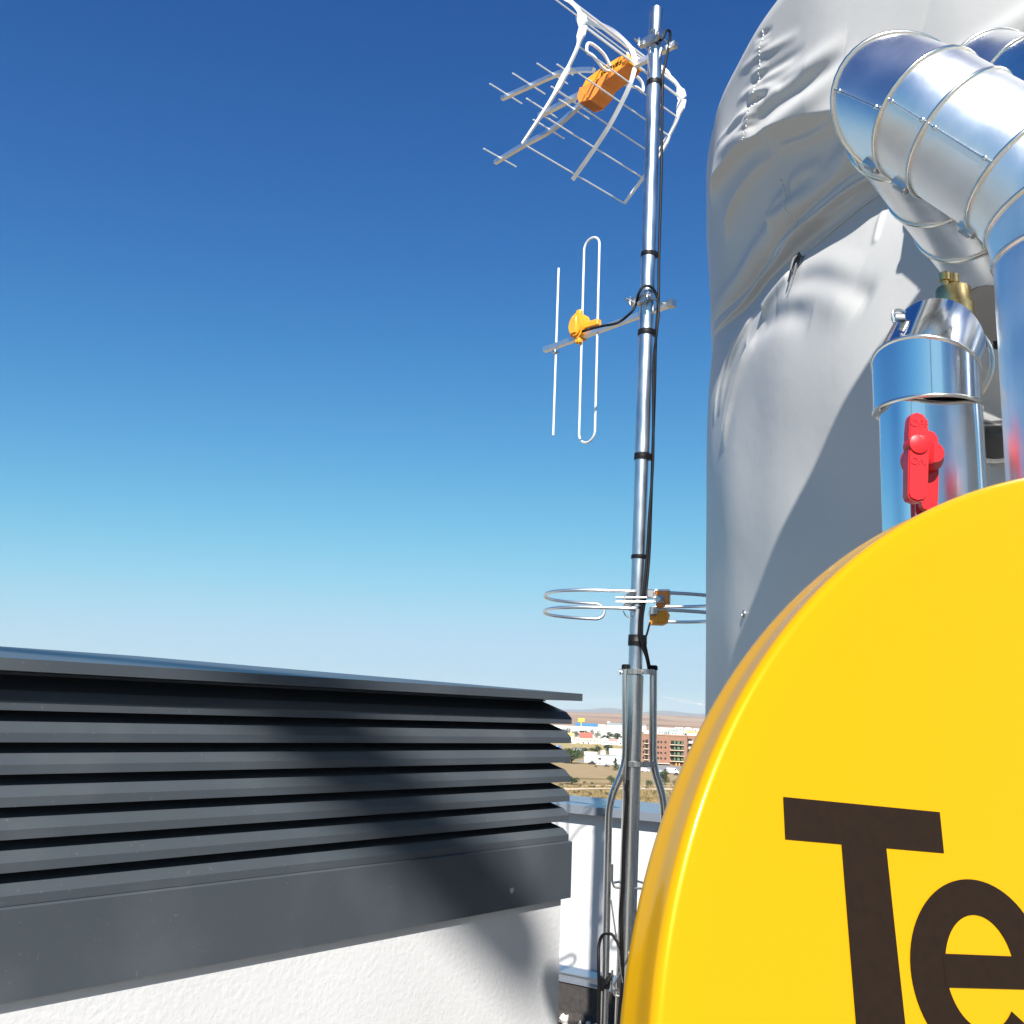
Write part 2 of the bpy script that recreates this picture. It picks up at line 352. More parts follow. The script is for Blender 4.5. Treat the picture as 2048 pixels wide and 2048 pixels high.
for pts, r in (([(1251, 1336), (1251, 1531), (1218, 1603), (1211, 1948), (1205, 2150)], .0115), ([(1307, 1338), (1306, 1533), (1328, 1598), (1331, 1900), (1331, 2150)], .0125)):
    q = [mpx(x, y, .0) for x, y in pts]; q[-1][2] = min(q[-1][2], .02)
    lg = obj('leg', MB().tube(fillet(q, .05), r, 16), M['stainless'], am, 40)
    obj('end_cap', MB().lathe(q[0], up, [(r*1.12, -.004), (r*1.12, .008), (r*.8, .012)], 16), M['black'], lg, 40)
q = [mast(zs1-.01)+V(.02, .055, 0), mast(mz(1531))+V(.02, .055, 0), mast(mz(1603))+V(.03, .16, 0), V(.45, 3.48, .02)]
lg = obj('leg', MB().tube(fillet(q, .05), .0115, 16), M['stainless'], am, 40)
obj('end_cap', MB().lathe(q[0], up, [(.0129, -.004), (.0129, .008), (.009, .012)], 16), M['black'], lg, 40)
for y0 in (1343.5, 1527.5):
    b_ = MB(); a_, c_ = mpx(1257, y0), mpx(1304, y0+.8); m_ = (a_+c_)/2; m_[1] -= .031
    b_.cbox(m_, c_-a_, V(0, 1, 0), up, (np.linalg.norm(c_-a_)/2, .0018, .0085), .001)
    for t in (a_, c_):
        b_.cbox(t+V(0, -.022, 0), V(1, 0, 0), V(0, 1, 0), up, (.004, .010, .0085), .001)
    b_.tube([m_+V(.004, -.006, 0), m_+V(.004, .0, 0)], .004, 6)
    obj('bracket', b_, M['stainless'], am, 40)
p = mpx(1241, 1344); b_ = MB(); b_.tube([p+V(.0, 0, 0), p+V(.02, 0, 0)], .003, 8); b_.lathe(p+V(-.003, 0, 0), V(1, 0, 0), [(.009, 0), (.009, .004), (.005, .006)], 12)
obj('wing_screw', b_, M['zinc'], am, 40)
rd = MB()    # bent rod frames between the legs
for ya, yb in ((1762, 1775), (1975, 1992)):
    a_ = mpx(1224, ya, -.012); b_ = mpx(1226, yb, -.02); c_ = mpx(1330, yb+4, -.02); d_ = V(.44, 3.45, b_[2])
    rd.tube(fillet([a_+V(0, 0, .05), a_, b_+V(.004, 0, 0), c_, d_, b_+V(0, .01, .012)], .008), .0035, 8)
rd.tube([mpx(1222, 1800, -.012), mpx(1245, 1965, -.03)], .0025, 6); rd.tube([mpx(1262, 1905, -.035), mpx(1222, 1982, -.012)], .003, 6); rd.tube([mpx(1222, 1985, -.012), mpx(1246, 1970, .02)], .003, 6)
obj('brace_rod', rd, M['stainless'], am, 40)
for y0, hh, r in ((168, .020, .0275), (510, .016, .0272), (666, .019, .0285), (914, .020, .0268), (1114, .013, .0255), (1281, .036, .0262)):
    tp = MB(); z = mz(y0); c = mast(z)+V(.005, -.002, 0)
    ring = []; n = 28
    for k in range(n+1):
        pass
    v = []; prof = [(-hh/2, 0), (-hh/2, r), (-hh*.1, r+.0008), (-hh*.08, r+.0002), (hh/2, r), (hh/2, 0)]
    for hz, rr in prof:
        for k in range(n):
            a = 2*math.pi*k/n; x = math.cos(a); y = math.sin(a); ext = 1+.42*max(0, x)**3*max(0, 1-abs(y+.35))
            v.append(mast(z+hz)+V(rr*x*ext, rr*y, 0))
    tp.add(v, [(i*n+k, i*n+(k+1) % n, (i+1)*n+(k+1) % n, (i+1)*n+k) for i in range(len(prof)-1) for k in range(n)])
    obj('tape_band', tp, M['tape'], am, 40)

# cables
def cable(pts, r, label, d0=-.012):
    P = [mpx(x, y, d) for x, y, d in pts]
    o = obj('coaxial_cable', MB().tube(smoothpath(P, 7), r, 8), M['black'], None, 60, loc=P[-1])
    return setp(o, label, 'cable', 'black antenna cables taped to the mast')
cable([(1304, 72, -.03), (1322, 80, -.035), (1332, 62, -.03), (1340, 64, -.02), (1338, 90, -.01), (1329, 135, -.005), (1325, 170, -.01), (1323, 330, -.006), (1318, 512, -.01), (1317, 600, -.02), (1312, 668, -.025), (1309, 790, -.014), (1305, 914, -.014), (1301, 1040, -.02), (1298, 1114, -.022), (1291, 1190, -.034), (1284, 1240, -.032), (1284, 1280, -.028), (1291, 1308, -.02), (1300, 1336, -.012), (1301, 1345, .0)], .0050, 'black cable hanging from the orange top antenna down the mast')
cable([(1164, 663, -.05), (1180, 658, -.06), (1205, 652, -.02), (1236, 645, .01), (1262, 625, -.01), (1272, 608, -.012), (1277, 588, -.036), (1287, 573, -.04), (1302, 574, -.036), (1313, 590, -.024), (1317, 625, -.026), (1313, 666, -.03), (1307, 740, -.018), (1306, 914, -.018), (1298, 1040, -.026), (1294, 1114, -.028), (1287, 1190, -.038), (1280, 1238, -.034), (1281, 1280, -.031), (1293, 1315, -.018), (1298, 1340, -.01)], .0048, 'black cable looping over the mast from the upright dipole antenna')
cable([(1306, 1236, -.02), (1300, 1246, -.034), (1295, 1264, -.036), (1290, 1282, -.034), (1293, 1300, -.024), (1299, 1330, -.014), (1300, 1346, .0)], .0034, 'short black cable from the ring antenna into the bundle')
cable([(1256, 1560, -.036), (1253, 1575, -.036), (1254, 1600, -.034), (1248, 1680, -.03), (1246, 1760, -.026), (1241, 1830, -.024), (1243, 1880, -.03), (1245, 1960, -.026), (1238, 2040, -.02), (1236, 2120, -.02)], .0055, 'black cable bundle running down beside the lower stand tube')
cable([(1246, 1905, -.03), (1232, 1880, -.02), (1222, 1868, -.014), (1206, 1870, -.004), (1198, 1890, -.002), (1197, 1930, -.018), (1198, 1980, -.018), (1197, 2060, -.018), (1196, 2130, -.018)], .005, 'black cable loop taped around the left tripod leg')
tp = MB(); c = mpx(1209, 1964, 0); tp.tube([c+V(-.016, -.004, -.02), c+V(-.004, -.018, -.004), c+V(.012, -.016, .014), c+V(.02, -.004, .022)], .009, 8); tp.tube([c+V(-.002, 0, -.016), c+V(.0, 0, .014)], .019, 12)
obj('tape_band', tp, M['tape'], am, 40)

# ------------------------------------------------------------ antennas
aa = math.radians(-44); AX = V(math.sin(aa), math.cos(aa), 0); LX = V(math.cos(aa), -math.sin(aa), 0)   # boom axis, element axis
AP = mast(3.4)+LX*.042
def ap(x, y, off=0.): return onplane(x, y, AP+LX*off, LX)
# --- top UHF antenna
ub = ap(1222, 140); uhf = thing('uhf_antenna', ap(1300, 90), 'large tilted grid reflector aerial with orange box at the mast top', 'antenna', 'aerials fixed to the mast')
zb = ap(1300, 113)[2]
bm = MB(); p0, p1 = ap(1352, 88), ap(1078, 232); bm.tube([p0, p1], .0095, sq=True)
obj('boom', bm, M['alu'], uhf)
obj('boom_end', MB().prism([(-.011, -.011), (.011, -.011), (.011, .011), (-.011, .011)], p0, LX, up, -AX, -.01, .002), M['zinc'], uhf)
lo = [ap(1188, 186), ap(1165, 205), ap(1130, 238), ap(1096, 264), ap(1045, 292), ap(990, 325)]; hi_ = [ap(1188, 140), ap(1160, 140), ap(1128, 144), ap(1105, 152), ap(1058, 173), ap(1004, 197)]
for P in (lo, hi_): obj('director_arm', MB().tube(smoothpath(P, 6), .0085, sq=True), M['alu'], uhf)
# half lengths of rods, measured on the element axis
def along(c, x, y):   # distance from c along LX whose projection falls nearest the pixel
    best = min(((abs(t_)), t_) for t_ in [0]); ts = np.linspace(-.6, .6, 601); P = c+LX*ts[:, None]-EYEP
    X = 1024+FPX*(P@_R)/(P@_F); Y = 1024-FPX*(P@_U)/(P@_F); return ts[np.argmin((X-x)**2+(Y-y)**2)]
hd = abs(along(ap(1000, 322), 965, 306))
LD = .5*(hd+abs(along(ap(1000, 322), 1033, 339)))
for x, y, k in ((1000, 319, 1), (1098, 262, .95), (1148, 222, .95), (1012, 191, 1), (1058, 171, 1), (1105, 151, .95), (1130, 143, .5), (1084, 220, .95), (1132, 196, .9)):
    c = ap(x, y)+up*.008; obj('director_rod', MB().tube([c-LX*LD*k, c+LX*LD*k], .0032, 8), M['alumatt'], uhf, 60)
cs = [ap(1271, 130), ap(1261, 167), ap(1243, 206), ap(1219, 251), ap(1190, 296), ap(1152, 350)]
LR = .5*(abs(along(cs[-1], 1043, 292))+abs(along(cs[-1], 1252, 402)))
def sz(p): return ((p-AP)@AX, p[2])
def panel(P, flip):
    Q = [V(*p) for p in P]
    if flip:
        for q_ in Q: q_[2] = 2*zb-q_[2]
    par_ = obj('reflector_spine', MB().tube(smoothpath(Q+[Q[-1]+(Q[-1]-Q[-2])*.18], 5), .0085, sq=True), M['alu'], uhf)
    for q_ in Q: obj('reflector_rod', MB().tube([q_-LX*LR, q_+LX*LR], .0031, 8), M['alumatt'], uhf, 60)
    C2 = np.array([sz(q_) for q_ in Q]); C2 = smoothpath(np.c_[C2, np.zeros(len(C2))], 6)[:, :2]
    T = np.gradient(C2, axis=0); T /= np.linalg.norm(T, axis=1)[:, None]; N = np.c_[-T[:, 1], T[:, 0]]
    t = np.linspace(0, 1, len(C2)); wd = np.interp(t, [0, .10, .13, .18, .40, .46, .56, .62, 1], [.018, .019, .013, .0065, .007, .013, .014, .008, .005])
    for sgn in (-1, 1):
        fr = MB(); n = len(C2); v = []
        for d in (-.004, .004):
            for s_ in (-1, 1):
                for i in range(n):
                    q2 = C2[i]+N[i]*wd[i]*s_; v.append(V(AP[0], AP[1], 0)+AX*q2[0]+up*q2[1]+LX*(sgn*LR+d-0))
        f = []
        for i in range(n-1):
            a, b_, c_, d_ = i, n+i, 2*n+i, 3*n+i
            f += [(a, a+1, b_+1, b_), (c_, d_, d_+1, c_+1), (a, c_, c_+1, a+1), (b_, b_+1, d_+1, d_)]
        f += [(0, n, 3*n, 2*n), (n-1, 3*n-1, 4*n-1, 2*n-1)]
        obj('side_frame', fr.add(v, f), M['whiteplastic'], uhf)
panel(cs, False); panel(cs, True)
# orange dipole box
ob = MB(); s0, zz0 = sz(ap(1272, 118)); s1, _ = sz(ap(1176, 163))
org = V(AP[0], AP[1], 0)
prof = [(s0, zb-.012), (s0+.012, zb+.030), (s0+.05, zb+.040), (s0+.14, zb+.036), (s1-.02, zb+.022), (s1, zb-.004)]
ob.prism([(a, b_) for a, b_ in prof], org, AX, up, LX, -.034, .034); ob.prism([(a, b_+.004) for a, b_ in prof[1:-1]], org, AX, up, LX, -.024, .024)
ob.cbox(org+AX*(s0+.02)+up*(zb+.006)-LX*.036, AX, up, LX, (.018, .018, .006), .003)
bo = obj('dipole_box', ob, M['orange'], uhf, 30)
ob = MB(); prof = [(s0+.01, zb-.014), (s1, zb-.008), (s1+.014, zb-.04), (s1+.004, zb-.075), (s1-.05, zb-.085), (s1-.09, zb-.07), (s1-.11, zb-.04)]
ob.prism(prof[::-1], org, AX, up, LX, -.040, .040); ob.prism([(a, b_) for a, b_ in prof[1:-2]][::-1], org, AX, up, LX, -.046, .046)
obj('box_underside', ob, M['orange_shaded'], bo, 30)
obj('cable_socket', MB().lathe(org+AX*(s0+.02)+up*(zb+.006)-LX*.043, -LX, [(.011, 0), (.011, .004), (.007, .0045), (.006, .001)], 14), M['orange_shaded'], bo, 40)
fc = bpy.data.curves.new('lettering', 'FONT'); fc.body = 'Televes'; fc.size = .036; fc.extrude = .0006; fc.shear = .35
fo = textmesh(fc, M['brown']); fo.parent = bo
X_, Y_, Z_ = -AX, up, -LX; fo.matrix_local = Matrix.Translation(Vector(org+AX*(s0+.155)+up*(zb+.004)-LX*.0352-ROOTLOC[uhf.name])) @ Matrix(((X_[0], Y_[0], Z_[0], 0), (X_[1], Y_[1], Z_[1], 0), (X_[2], Y_[2], Z_[2], 0), (0, 0, 0, 1)))
for sgn in (-1, 1):
    c = org+AX*(s0+.10)+up*(zb+.012)
    P = [c+LX*sgn*.03+up*.008, c+LX*sgn*.07+up*.040, c+LX*sgn*.13+up*.048, c+LX*sgn*.165+up*.036, c+LX*sgn*.168-up*.0, c+LX*sgn*.13+up*.0, c+LX*sgn*.07-up*.022, c+LX*sgn*.03-up*.01]
    obj('dipole_arm', MB().tube(smoothpath(P, 5), .006, 8), M['whiteplastic'], uhf, 60)
def saw_clamp(parent, y0, k=1.):
    z = mz(y0); c = mast(z); b_ = MB(); fd = -LX
    tv = unit(np.cross(up, fd))
    pl = [(-.048*k, -.010), (-.03*k, -.013), (.03*k, -.013), (.048*k, -.010), (.048*k, .012), (.02*k, .016), (-.02*k, .016), (-.048*k, .012)]
    b_.prism(pl, c+fd*.03, tv, up, fd, -.006, .010)
    for s_ in (-.038, .038):
        b_.tube([c+tv*s_*k+fd*.075, c+tv*s_*k-fd*.07], .0035, 8)
        b_.lathe(c+tv*s_*k+fd*.044, fd, [(.007, 0), (.007, .006)], 6)
        b_.prism([(-.012, -.003), (.012, -.003), (.016, .005), (.010, .005), (.004, .002), (-.004, .002), (-.010, .005), (-.016, .005)], c+tv*s_*k+fd*.050, up, tv, fd, 0, .005)
    return obj('mast_clamp', b_, M['zinc'], parent, 35)
saw_clamp(uhf, 88)
# --- upright folded dipole aerial
vhf = thing('dipole_antenna', ap(1280, 640), 'aerial with upright folded dipole loop, straight rod and round orange box', 'antenna', 'aerials fixed to the mast')
b_ = MB(); p0, p1 = ap(1347, 606), ap(1089, 700); b_.tube([p0, p1], .0095, sq=True); obj('boom', b_, M['alu'], vhf)
obj('boom_end', MB().prism([(-.0125, -.0125), (.0125, -.0125), (.0125, .0125), (-.0125, .0125)], p0, LX, up, -AX, -.02, .003), M['zinc'], vhf)
cl_ = ap(1164, 655); cr_ = ap(1195, 652); zt_, zb_ = ap(1186, 475)[2], ap(1170, 886)[2]
lx0, lx1 = (cl_-AP)@AX, (cr_-AP)@AX; rr = abs(lx0-lx1)/2; mid_ = (lx0+lx1)/2; pts = []
for a in np.linspace(0, math.pi, 13): pts.append((mid_+rr*math.cos(a), zt_-rr+rr*math.sin(a)))
for a in np.linspace(math.pi, 2*math.pi, 13): pts.append((mid_+rr*math.cos(a), zb_+rr+rr*math.sin(a)))
P = [org+AX*a+up*z for a, z in pts]; Q = []
for i in range(len(P)):
    Q.append(P[i]); j = (i+1) % len(P)
    if np.linalg.norm(P[i]-P[j]) > .1: Q += [P[i]+(P[j]-P[i])*t for t in (.25, .5, .75)]
obj('folded_dipole', MB().loop(Q, .0047, 10), M['alumatt'], vhf, 60)
pr = [ap(1119, 536), ap(1104, 871)]; cR = (pr[0]+pr[1])/2; cR = ap(1112, 700)
obj('director_rod', MB().tube([V(cR[0], cR[1], pr[1][2]), V(cR[0], cR[1], pr[0][2])], .0047, 10), M['alumatt'], vhf, 60)
obj('rod_holder', MB().cbox(V(cR[0], cR[1], cR[2]-.008)+LX*-.004, AX, LX, up, (.010, .011, .006), .002), M['zinc'], vhf)
c = ap(1163, 655)-LX*.014; ob = MB()
n = 14; pl = [(.041*math.cos(a)*(1 if math.cos(a) > 0 else .82), .052*math.sin(a)) for a in np.linspace(0, 2*math.pi, n, endpoint=False)]
ob.prism(pl, c, AX, up, -LX, -.03, .014); ob.prism([(x*.82, y*.82) for x, y in pl], c, AX, up, -LX, .013, .022)
ob.cbox(c-AX*.062-up*.006-LX*-.006, AX, up, LX, (.035, .012, .012), .003); ob.cbox(c-up*.055, AX, up, LX, (.012, .014, .012), .004); ob.cbox(c+up*.055, AX, up, LX, (.012, .010, .010), .004)
ob.cbox(c-LX*.022+AX*.004, AX, up, LX, (.014, .034, .006), .003)
obj('dipole_box', ob, M['orange'], vhf, 30)
saw_clamp(vhf, 605)
# --- FM ring
fm = thing('ring_antenna', mast(mz(1205)), 'two stacked horizontal metal ring loops with orange boxes on the mast', 'antenna', 'aerials fixed to the mast')
zU = mz(1186); zL = mz(1220); cxr = mast(zU)[0]+.012; cyr = 3.475; ax_, ay_ = .312, .215
def ringpath(z0, side):
    P = []
    for a in np.linspace(-90, 78, 22):
        t = math.radians(a); ex = .62
        x = math.copysign(abs(math.cos(t))**ex, math.cos(t)); y = math.copysign(abs(math.sin(t))**.8, math.sin(t))
        P.append(V(cxr+side*ax_*x, cyr+ay_*y, z0))
    P[0][0] = cxr+side*.03
    return P
for side in (-1, 1):
    U_ = ringpath(zU, side); L_ = ringpath(zL, side); e = U_[-1]; e2 = L_[-1]
    arc = [V(e[0]-side*.034*math.sin(t), e[1], (e[2]+e2[2])/2+(e[2]-e2[2])/2*math.cos(t)) for t in np.linspace(.2, math.pi-.2, 8)]
    obj('ring_tube', MB().tube(np.array(U_+arc+L_[::-1]), .0058, 10), M['alu'], fm, 60)
c = mpx(1326, 1196, -.03); b_ = MB(); b_.cbox(c, V(1, -.25, 0), V(.25, 1, 0), up, (.022, .03, .019), .003); b_.prism([(-.02, -.018), (.012, -.018), (.0, -.03), (-.02, -.03)], c, V(1, -.25, 0), up, V(.25, 1, 0), -.02, .02); bx1 = obj('feed_box', b_, M['orange_shaded'], fm, 30)
obj('box_lid', MB().cbox(c+up*.0225, V(1, -.25, 0), V(.25, 1, 0), up, (.0235, .031, .0032), .001), M['whiteplastic'], bx1, 30)
c = mpx(1322, 1232, -.02); b_ = MB()
b_.prism([(-.035, -.030), (.006, -.030), (.022, -.022), (.028, .004), (.018, .018), (-.004, .03), (-.022, .024), (-.035, .0)], c, V(1, -.2, 0), up, V(-.2, -1, 0), -.02, .022)
b_.cbox(c+V(-.004, -.024, -.006), V(1, 0, 0), V(0, 1, 0), up, (.016, .004, .018), .002); obj('feed_box', b_, M['orange'], fm, 30)
b_ = MB(); c = mpx(1320, 1199, -.05); b_.prism([(-.012, -.012), (.012, -.012), (.012, .012), (-.012, .012)], c, V(1, -.2, 0), up, V(.2, 1, 0), -.01, .09); b_.add([c+V(-.012, -.0105, -.012), c+V(.012, -.0125, -.012), c+V(.012, -.0125, .012), c+V(-.012, -.0105, .012), c+V(0, -.019, 0)], [(0, 1, 4), (1, 2, 4), (2, 3, 4), (3, 0, 4)])
obj('boom', b_, M['zinc'], fm)
b_ = MB(); b_.cbox(mpx(1300, 1188, -.04), V(1, 0, 0), V(0, 1, 0), up, (.012, .014, .014), .003); b_.cbox(mpx(1307, 1222, -.045), V(1, 0, 0), V(0, 1, 0), up, (.012, .012, .014), .003)
z = mz(1199)
for dz in (.006, -.008): b_.tube([mpx(1232, 1199, -.03)+up*dz, mpx(1316, 1199, -.05)+up*dz], .0034, 8)
b_.prism([(-.011, -.02), (.014, -.014), (.014, .016), (-.002, .022), (-.012, .012)], mpx(1257, 1199, -.02), V(1, 0, 0), up, V(0, 1, 0), -.012, .05)
b_.cbox(mpx(1249, 1197, -.03), V(1, 0, 0), V(0, 1, 0), up, (.004, .008, .009), .002)
b_.tube(smoothpath([mpx(1251, 1205, -.02), mpx(1246, 1218, -.02), mpx(1252, 1232, -.02), mpx(1262, 1236, -.02)], 5), .002, 6)
for yy, z_ in ((1187, zU), (1222, zL)): b_.tube([V(cxr-.045, 3.262, z_), V(cxr-.022, 3.262, z_)], .0075, 10)
obj('mast_clamp', b_, M['zinc'], fm, 35)

# ------------------------------------------------------------ big covered tank
TC = V(1.841, 1.948, 0); TR = 1.428; ZS = EYE+1.28; TH = .40; ZHEM = EYE+.85
def trad(z):
    z = np.asarray(z, float); u = np.clip((z-ZS)/TH, 0, 1); return TR*(1-.86*(1-(1-u**1.75)**(1/1.75)))
def thit(x, y):                                # photo pixel -> (angle, height) on the plain tank
    v = ray(x, y); t = .3; last = None
    ts = np.linspace(.6, 4.5, 1600); P = EYEP+v*ts[:, None]; rr = np.hypot(P[:, 0]-TC[0], P[:, 1]-TC[1]); ok = (rr < trad(P[:, 2])) & (P[:, 2] < ZS+TH)
    i = int(np.argmax(ok)) if ok.any() else int(np.argmin(rr))
    return P[i]
A0, A1 = math.radians(150), math.radians(230); NA = 620; NZ = 640
zs_ = np.concatenate([np.linspace(EYE-.35, ZHEM-.06, 300), np.linspace(ZHEM-.058, ZHEM+.09, 110), np.linspace(ZHEM+.093, ZS, 130), ZS+TH*np.sin(np.linspace(0, math.pi/2, 141))[1:]])
th_ = np.linspace(A0, A1, NA)
Z, A = np.meshgrid(zs_, th_, indexing='ij'); RR = trad(Z)
GX = TC[0]+RR*np.cos(A); GY = TC[1]+RR*np.sin(A); G0 = np.stack([GX, GY, Z], -1); disp = np.zeros_like(Z)
CO = np.stack([A*TR, Z], -1)                   # unrolled cloth coordinates (metres)
def cloth(p): return np.array([((math.atan2(p[1]-TC[1], p[0]-TC[0])) % (2*math.pi))*TR, p[2]])
def pdist(pts):
    P = smoothpath(np.array([[*cloth(thit(x, y)), 0] for x, y in pts]), 6)[:, :2]
    D = np.full(Z.shape, 1e9); Sg = np.zeros(Z.shape); T = np.zeros(Z.shape); n = len(P)-1
    lo_ = P.min(0)-.3; hi2 = P.max(0)+.3
    for i in range(n):
        a, b_ = P[i], P[i+1]; ab = b_-a; l2 = ab@ab+1e-12; q = CO-a; t = np.clip((q@ab)/l2, 0, 1); d = q-t[..., None]*ab
        dd = np.hypot(d[..., 0], d[..., 1]); m = dd < D; D[m] = dd[m]; Sg[m] = np.sign((ab[0]*q[..., 1]-ab[1]*q[..., 0]))[m]; T[m] = ((i+t)/n)[m]
    return D*Sg, T
def taper(T, a=.18, b=.18): return np.clip(np.minimum(T/a, (1-T)/b), 0, 1)**.7
def ridge(pts, amp, wd, a=.2, b=.2):
    global disp
    d, T = pdist(pts); disp = disp+amp*np.exp(-(d/wd)**2)*taper(T, a, b)
def saw(pts, amp, wl, wr, a=.2, b=.2):          # overlap fold: slow rise on one side, sharp drop on the other
    global disp
    d, T = pdist(pts); f = np.where(d > 0, np.exp(-(np.abs(d)/wl)**1.3), np.exp(-(np.abs(d)/wr)**1.3)); disp = disp+amp*f*taper(T, a, b)
# hem of the upper hood
HEM = [(1427, 705), (1445, 665), (1472, 618), (1505, 572), (1541, 520), (1565, 488), (1605, 448), (1660, 400), (1712, 355), (1766, 312), (1850, 262), (1960, 218)]
dh = Z-ZHEM+.005*np.sin(A*9+1)+.003*np.sin(A*23)
disp = disp+.010*(1/(1+np.exp(-dh/.0030)))*np.exp(-np.clip(dh, 0, None)/.10)            # hood hangs over the body cloth
disp = disp+.010*np.exp(-((dh-.006)/.006)**2)-.008*np.exp(-((dh-.030)/.007)**2)+.010*np.exp(-((dh-.06)/.02)**2)
# folds of the hood
FOLD = [(1424, 405), (1452, 350), (1490, 303), (1530, 276), (1575, 256), (1630, 238), (1690, 228), (1740, 224), (1800, 218)]; saw(FOLD, .022, .10, .010, .12, .2)
dF, TF = pdist([(1400, 470)]+FOLD+[(1900, 205)]); sgF = 1 if dF[-1, NA//2] > 0 else -1; dF = dF*sgF
dm = np.maximum(-dF, 0); tk = np.where(dh > 0, dm/(dm+np.maximum(dh, 0)+1e-4), np.exp(np.minimum(dh, 0)/.11)); tk = np.where(dF > 0, 0, tk)
disp = disp-.080*tk                              # cloth drawn in towards the cord, spreading out again below it
saw([(1430, 480), (1445, 430), (1468, 385), (1500, 345), (1545, 306)], .012, .03, .010)
ridge([(1545, 299), (1600, 277), (1650, 255), (1700, 236)], .008, .007, .15, .3)
saw([(1470, 512), (1520, 476), (1565, 444), (1620, 408), (1690, 352), (1745, 310)], .022, .035, .014, .25, .3)
ridge([(1500, 470), (1512, 440), (1540, 420), (1590, 392), (1640, 352), (1690, 300), (1720, 285)], .013, .022)
ridge([(1508, 440), (1520, 405), (1545, 380)], .010, .012); ridge([(1545, 375), (1570, 345), (1620, 320)], .008, .014)
ridge([(1452, 305), (1480, 290), (1510, 262), (1530, 220), (1560, 190), (1640, 130), (1700, 90)], .011, .022); ridge([(1520, 265), (1560, 215), (1630, 165), (1700, 110)], -.007, .020)
ridge([(1535, 290), (1590, 240), (1650, 195), (1730, 120)], .012, .024, .15, .4)
for x0, y0, x1, y1, a_ in ((1480, 145, 1600, 68, .007), (1490, 185, 1615, 98, -.006), (1478, 205, 1590, 128, .008), (1492, 228, 1625, 140, -.008), (1470, 255, 1540, 200, .010), (1505, 195, 1575, 178, .010), (1500, 215, 1552, 192, -.012), (1445, 290, 1530, 213, .008)):
    ridge([(x0, y0), ((x0+x1)/2, (y0+y1)/2-4), (x1, y1)], a_*.7, .010, .4, .4)
for k in range(9):                              # little puckers along the stitched seam
    y0 = 70+k*24; x0 = 1528-k*1.6; ridge([(x0-16, y0+10), (x0, y0), (x0+18, y0-11)], .0035*(1 if k % 2 else -1), .006, .4, .4)
# soft folds of the body cloth
ridge([(1548, 535), (1580, 522), (1620, 520), (1700, 545)], .007, .030); ridge([(1540, 575), (1590, 556), (1640, 556), (1705, 585), (1730, 600)], -.006, .022); ridge([(1520, 610), (1580, 585), (1640, 580), (1705, 610)], .007, .04)
ridge([(1470, 690), (1500, 650), (1545, 625), (1610, 630)], -.009, .026); ridge([(1490, 625), (1502, 596), (1530, 556), (1548, 535)], .012, .016)
ridge([(1450, 650), (1436, 700), (1426, 770), (1424, 850)], .007, .007); ridge([(1478, 610), (1458, 670), (1440, 740), (1430, 830)], .008, .009); ridge([(1495, 640), (1470, 720), (1452, 810), (1442, 900)], .008, .016); ridge([(1470, 690), (1450, 770), (1440, 860)], -.008, .016)
ridge([(1715, 352), (1745, 352), (1775, 345)], -.007, .012); ridge([(1720, 370), (1750, 368), (1780, 360)], .006, .014)


ridge([(1720, 400), (1722, 460), (1722, 480)], .003, .006)
disp = disp+.004*np.sin(A*TR*7+Z*3)*np.sin(Z*5.1+A*4)+.0025*np.sin(A*TR*19+Z*11)*np.sin(Z*9-A*11)
edge = np.clip((np.degrees(A)-171)/11, 0, 1); edge = edge*edge*(3-2*edge); disp = disp*(.22+.78*edge)
nr = np.stack([np.cos(A), np.sin(A), np.zeros_like(A)], -1); ud = np.clip((Z-ZS)/TH, 0, 1)
nr[..., 2] = ud*1.4; nr /= np.linalg.norm(nr, axis=-1)[..., None]
GV = G0+nr*disp[..., None]
nz_ = len(zs_); tank = thing('storage_tank', (TC[0], TC[1], 0), 'huge round tank under a creased grey tarpaulin hood behind the metal ducts', 'tank')
idx = np.arange(nz_*NA).reshape(nz_, NA); Fq = np.stack([idx[:-1, :-1], idx[:-1, 1:], idx[1:, 1:], idx[1:, :-1]], -1).reshape(-1, 4)
mb = MB(); mb.v.append(GV.reshape(-1, 3)); mb.n = nz_*NA; mb.f = [tuple(q) for q in Fq.tolist()]
# the far side and the crown, plain
n2 = 60; tb = np.linspace(A1, A0+2*math.pi, n2); zc_ = np.concatenate([[EYE-.35], np.linspace(EYE-.1, ZS, 6), ZS+TH*np.sin(np.linspace(0, math.pi/2, 12))[1:]]); v = []
for z in zc_:
    r_ = float(trad(z))+.002
    for t in tb: v.append((TC[0]+r_*math.cos(t), TC[1]+r_*math.sin(t), z))
mb.add(v, [(i*n2+k, i*n2+k+1, (i+1)*n2+k+1, (i+1)*n2+k) for i in range(len(zc_)-1) for k in range(n2-1)])
rt = float(trad(ZS+TH)); v = [(TC[0], TC[1], ZS+TH+.03)]+[(TC[0]+(rt+.004)*math.cos(t), TC[1]+(rt+.004)*math.sin(t), ZS+TH) for t in np.linspace(0, 2*math.pi, 96, endpoint=False)]
mb.add(v, [(0, 1+k, 1+(k+1) % 96) for k in range(96)])
n3 = 120; v = [(TC[0]+(TR+.001)*math.cos(t), TC[1]+(TR+.001)*math.sin(t), z) for z in (0, EYE-.345) for t in np.linspace(0, 2*math.pi, n3, endpoint=False)]
mb.add(v, [(k, (k+1) % n3, n3+(k+1) % n3, n3+k) for k in range(n3)])
obj('cover', mb, M['pvc'], tank, 60)
def surf(p):                                     # nearest displaced grid point (a little proud)
    c = cloth(p); j = int(round((c[0]/TR-A0)/(A1-A0)*(NA-1))); i = int(np.searchsorted(zs_, c[1])); j = min(max(j, 1), NA-2); i = min(max(i, 1), nz_-2); return GV[i, j]+nr[i, j]*.0012
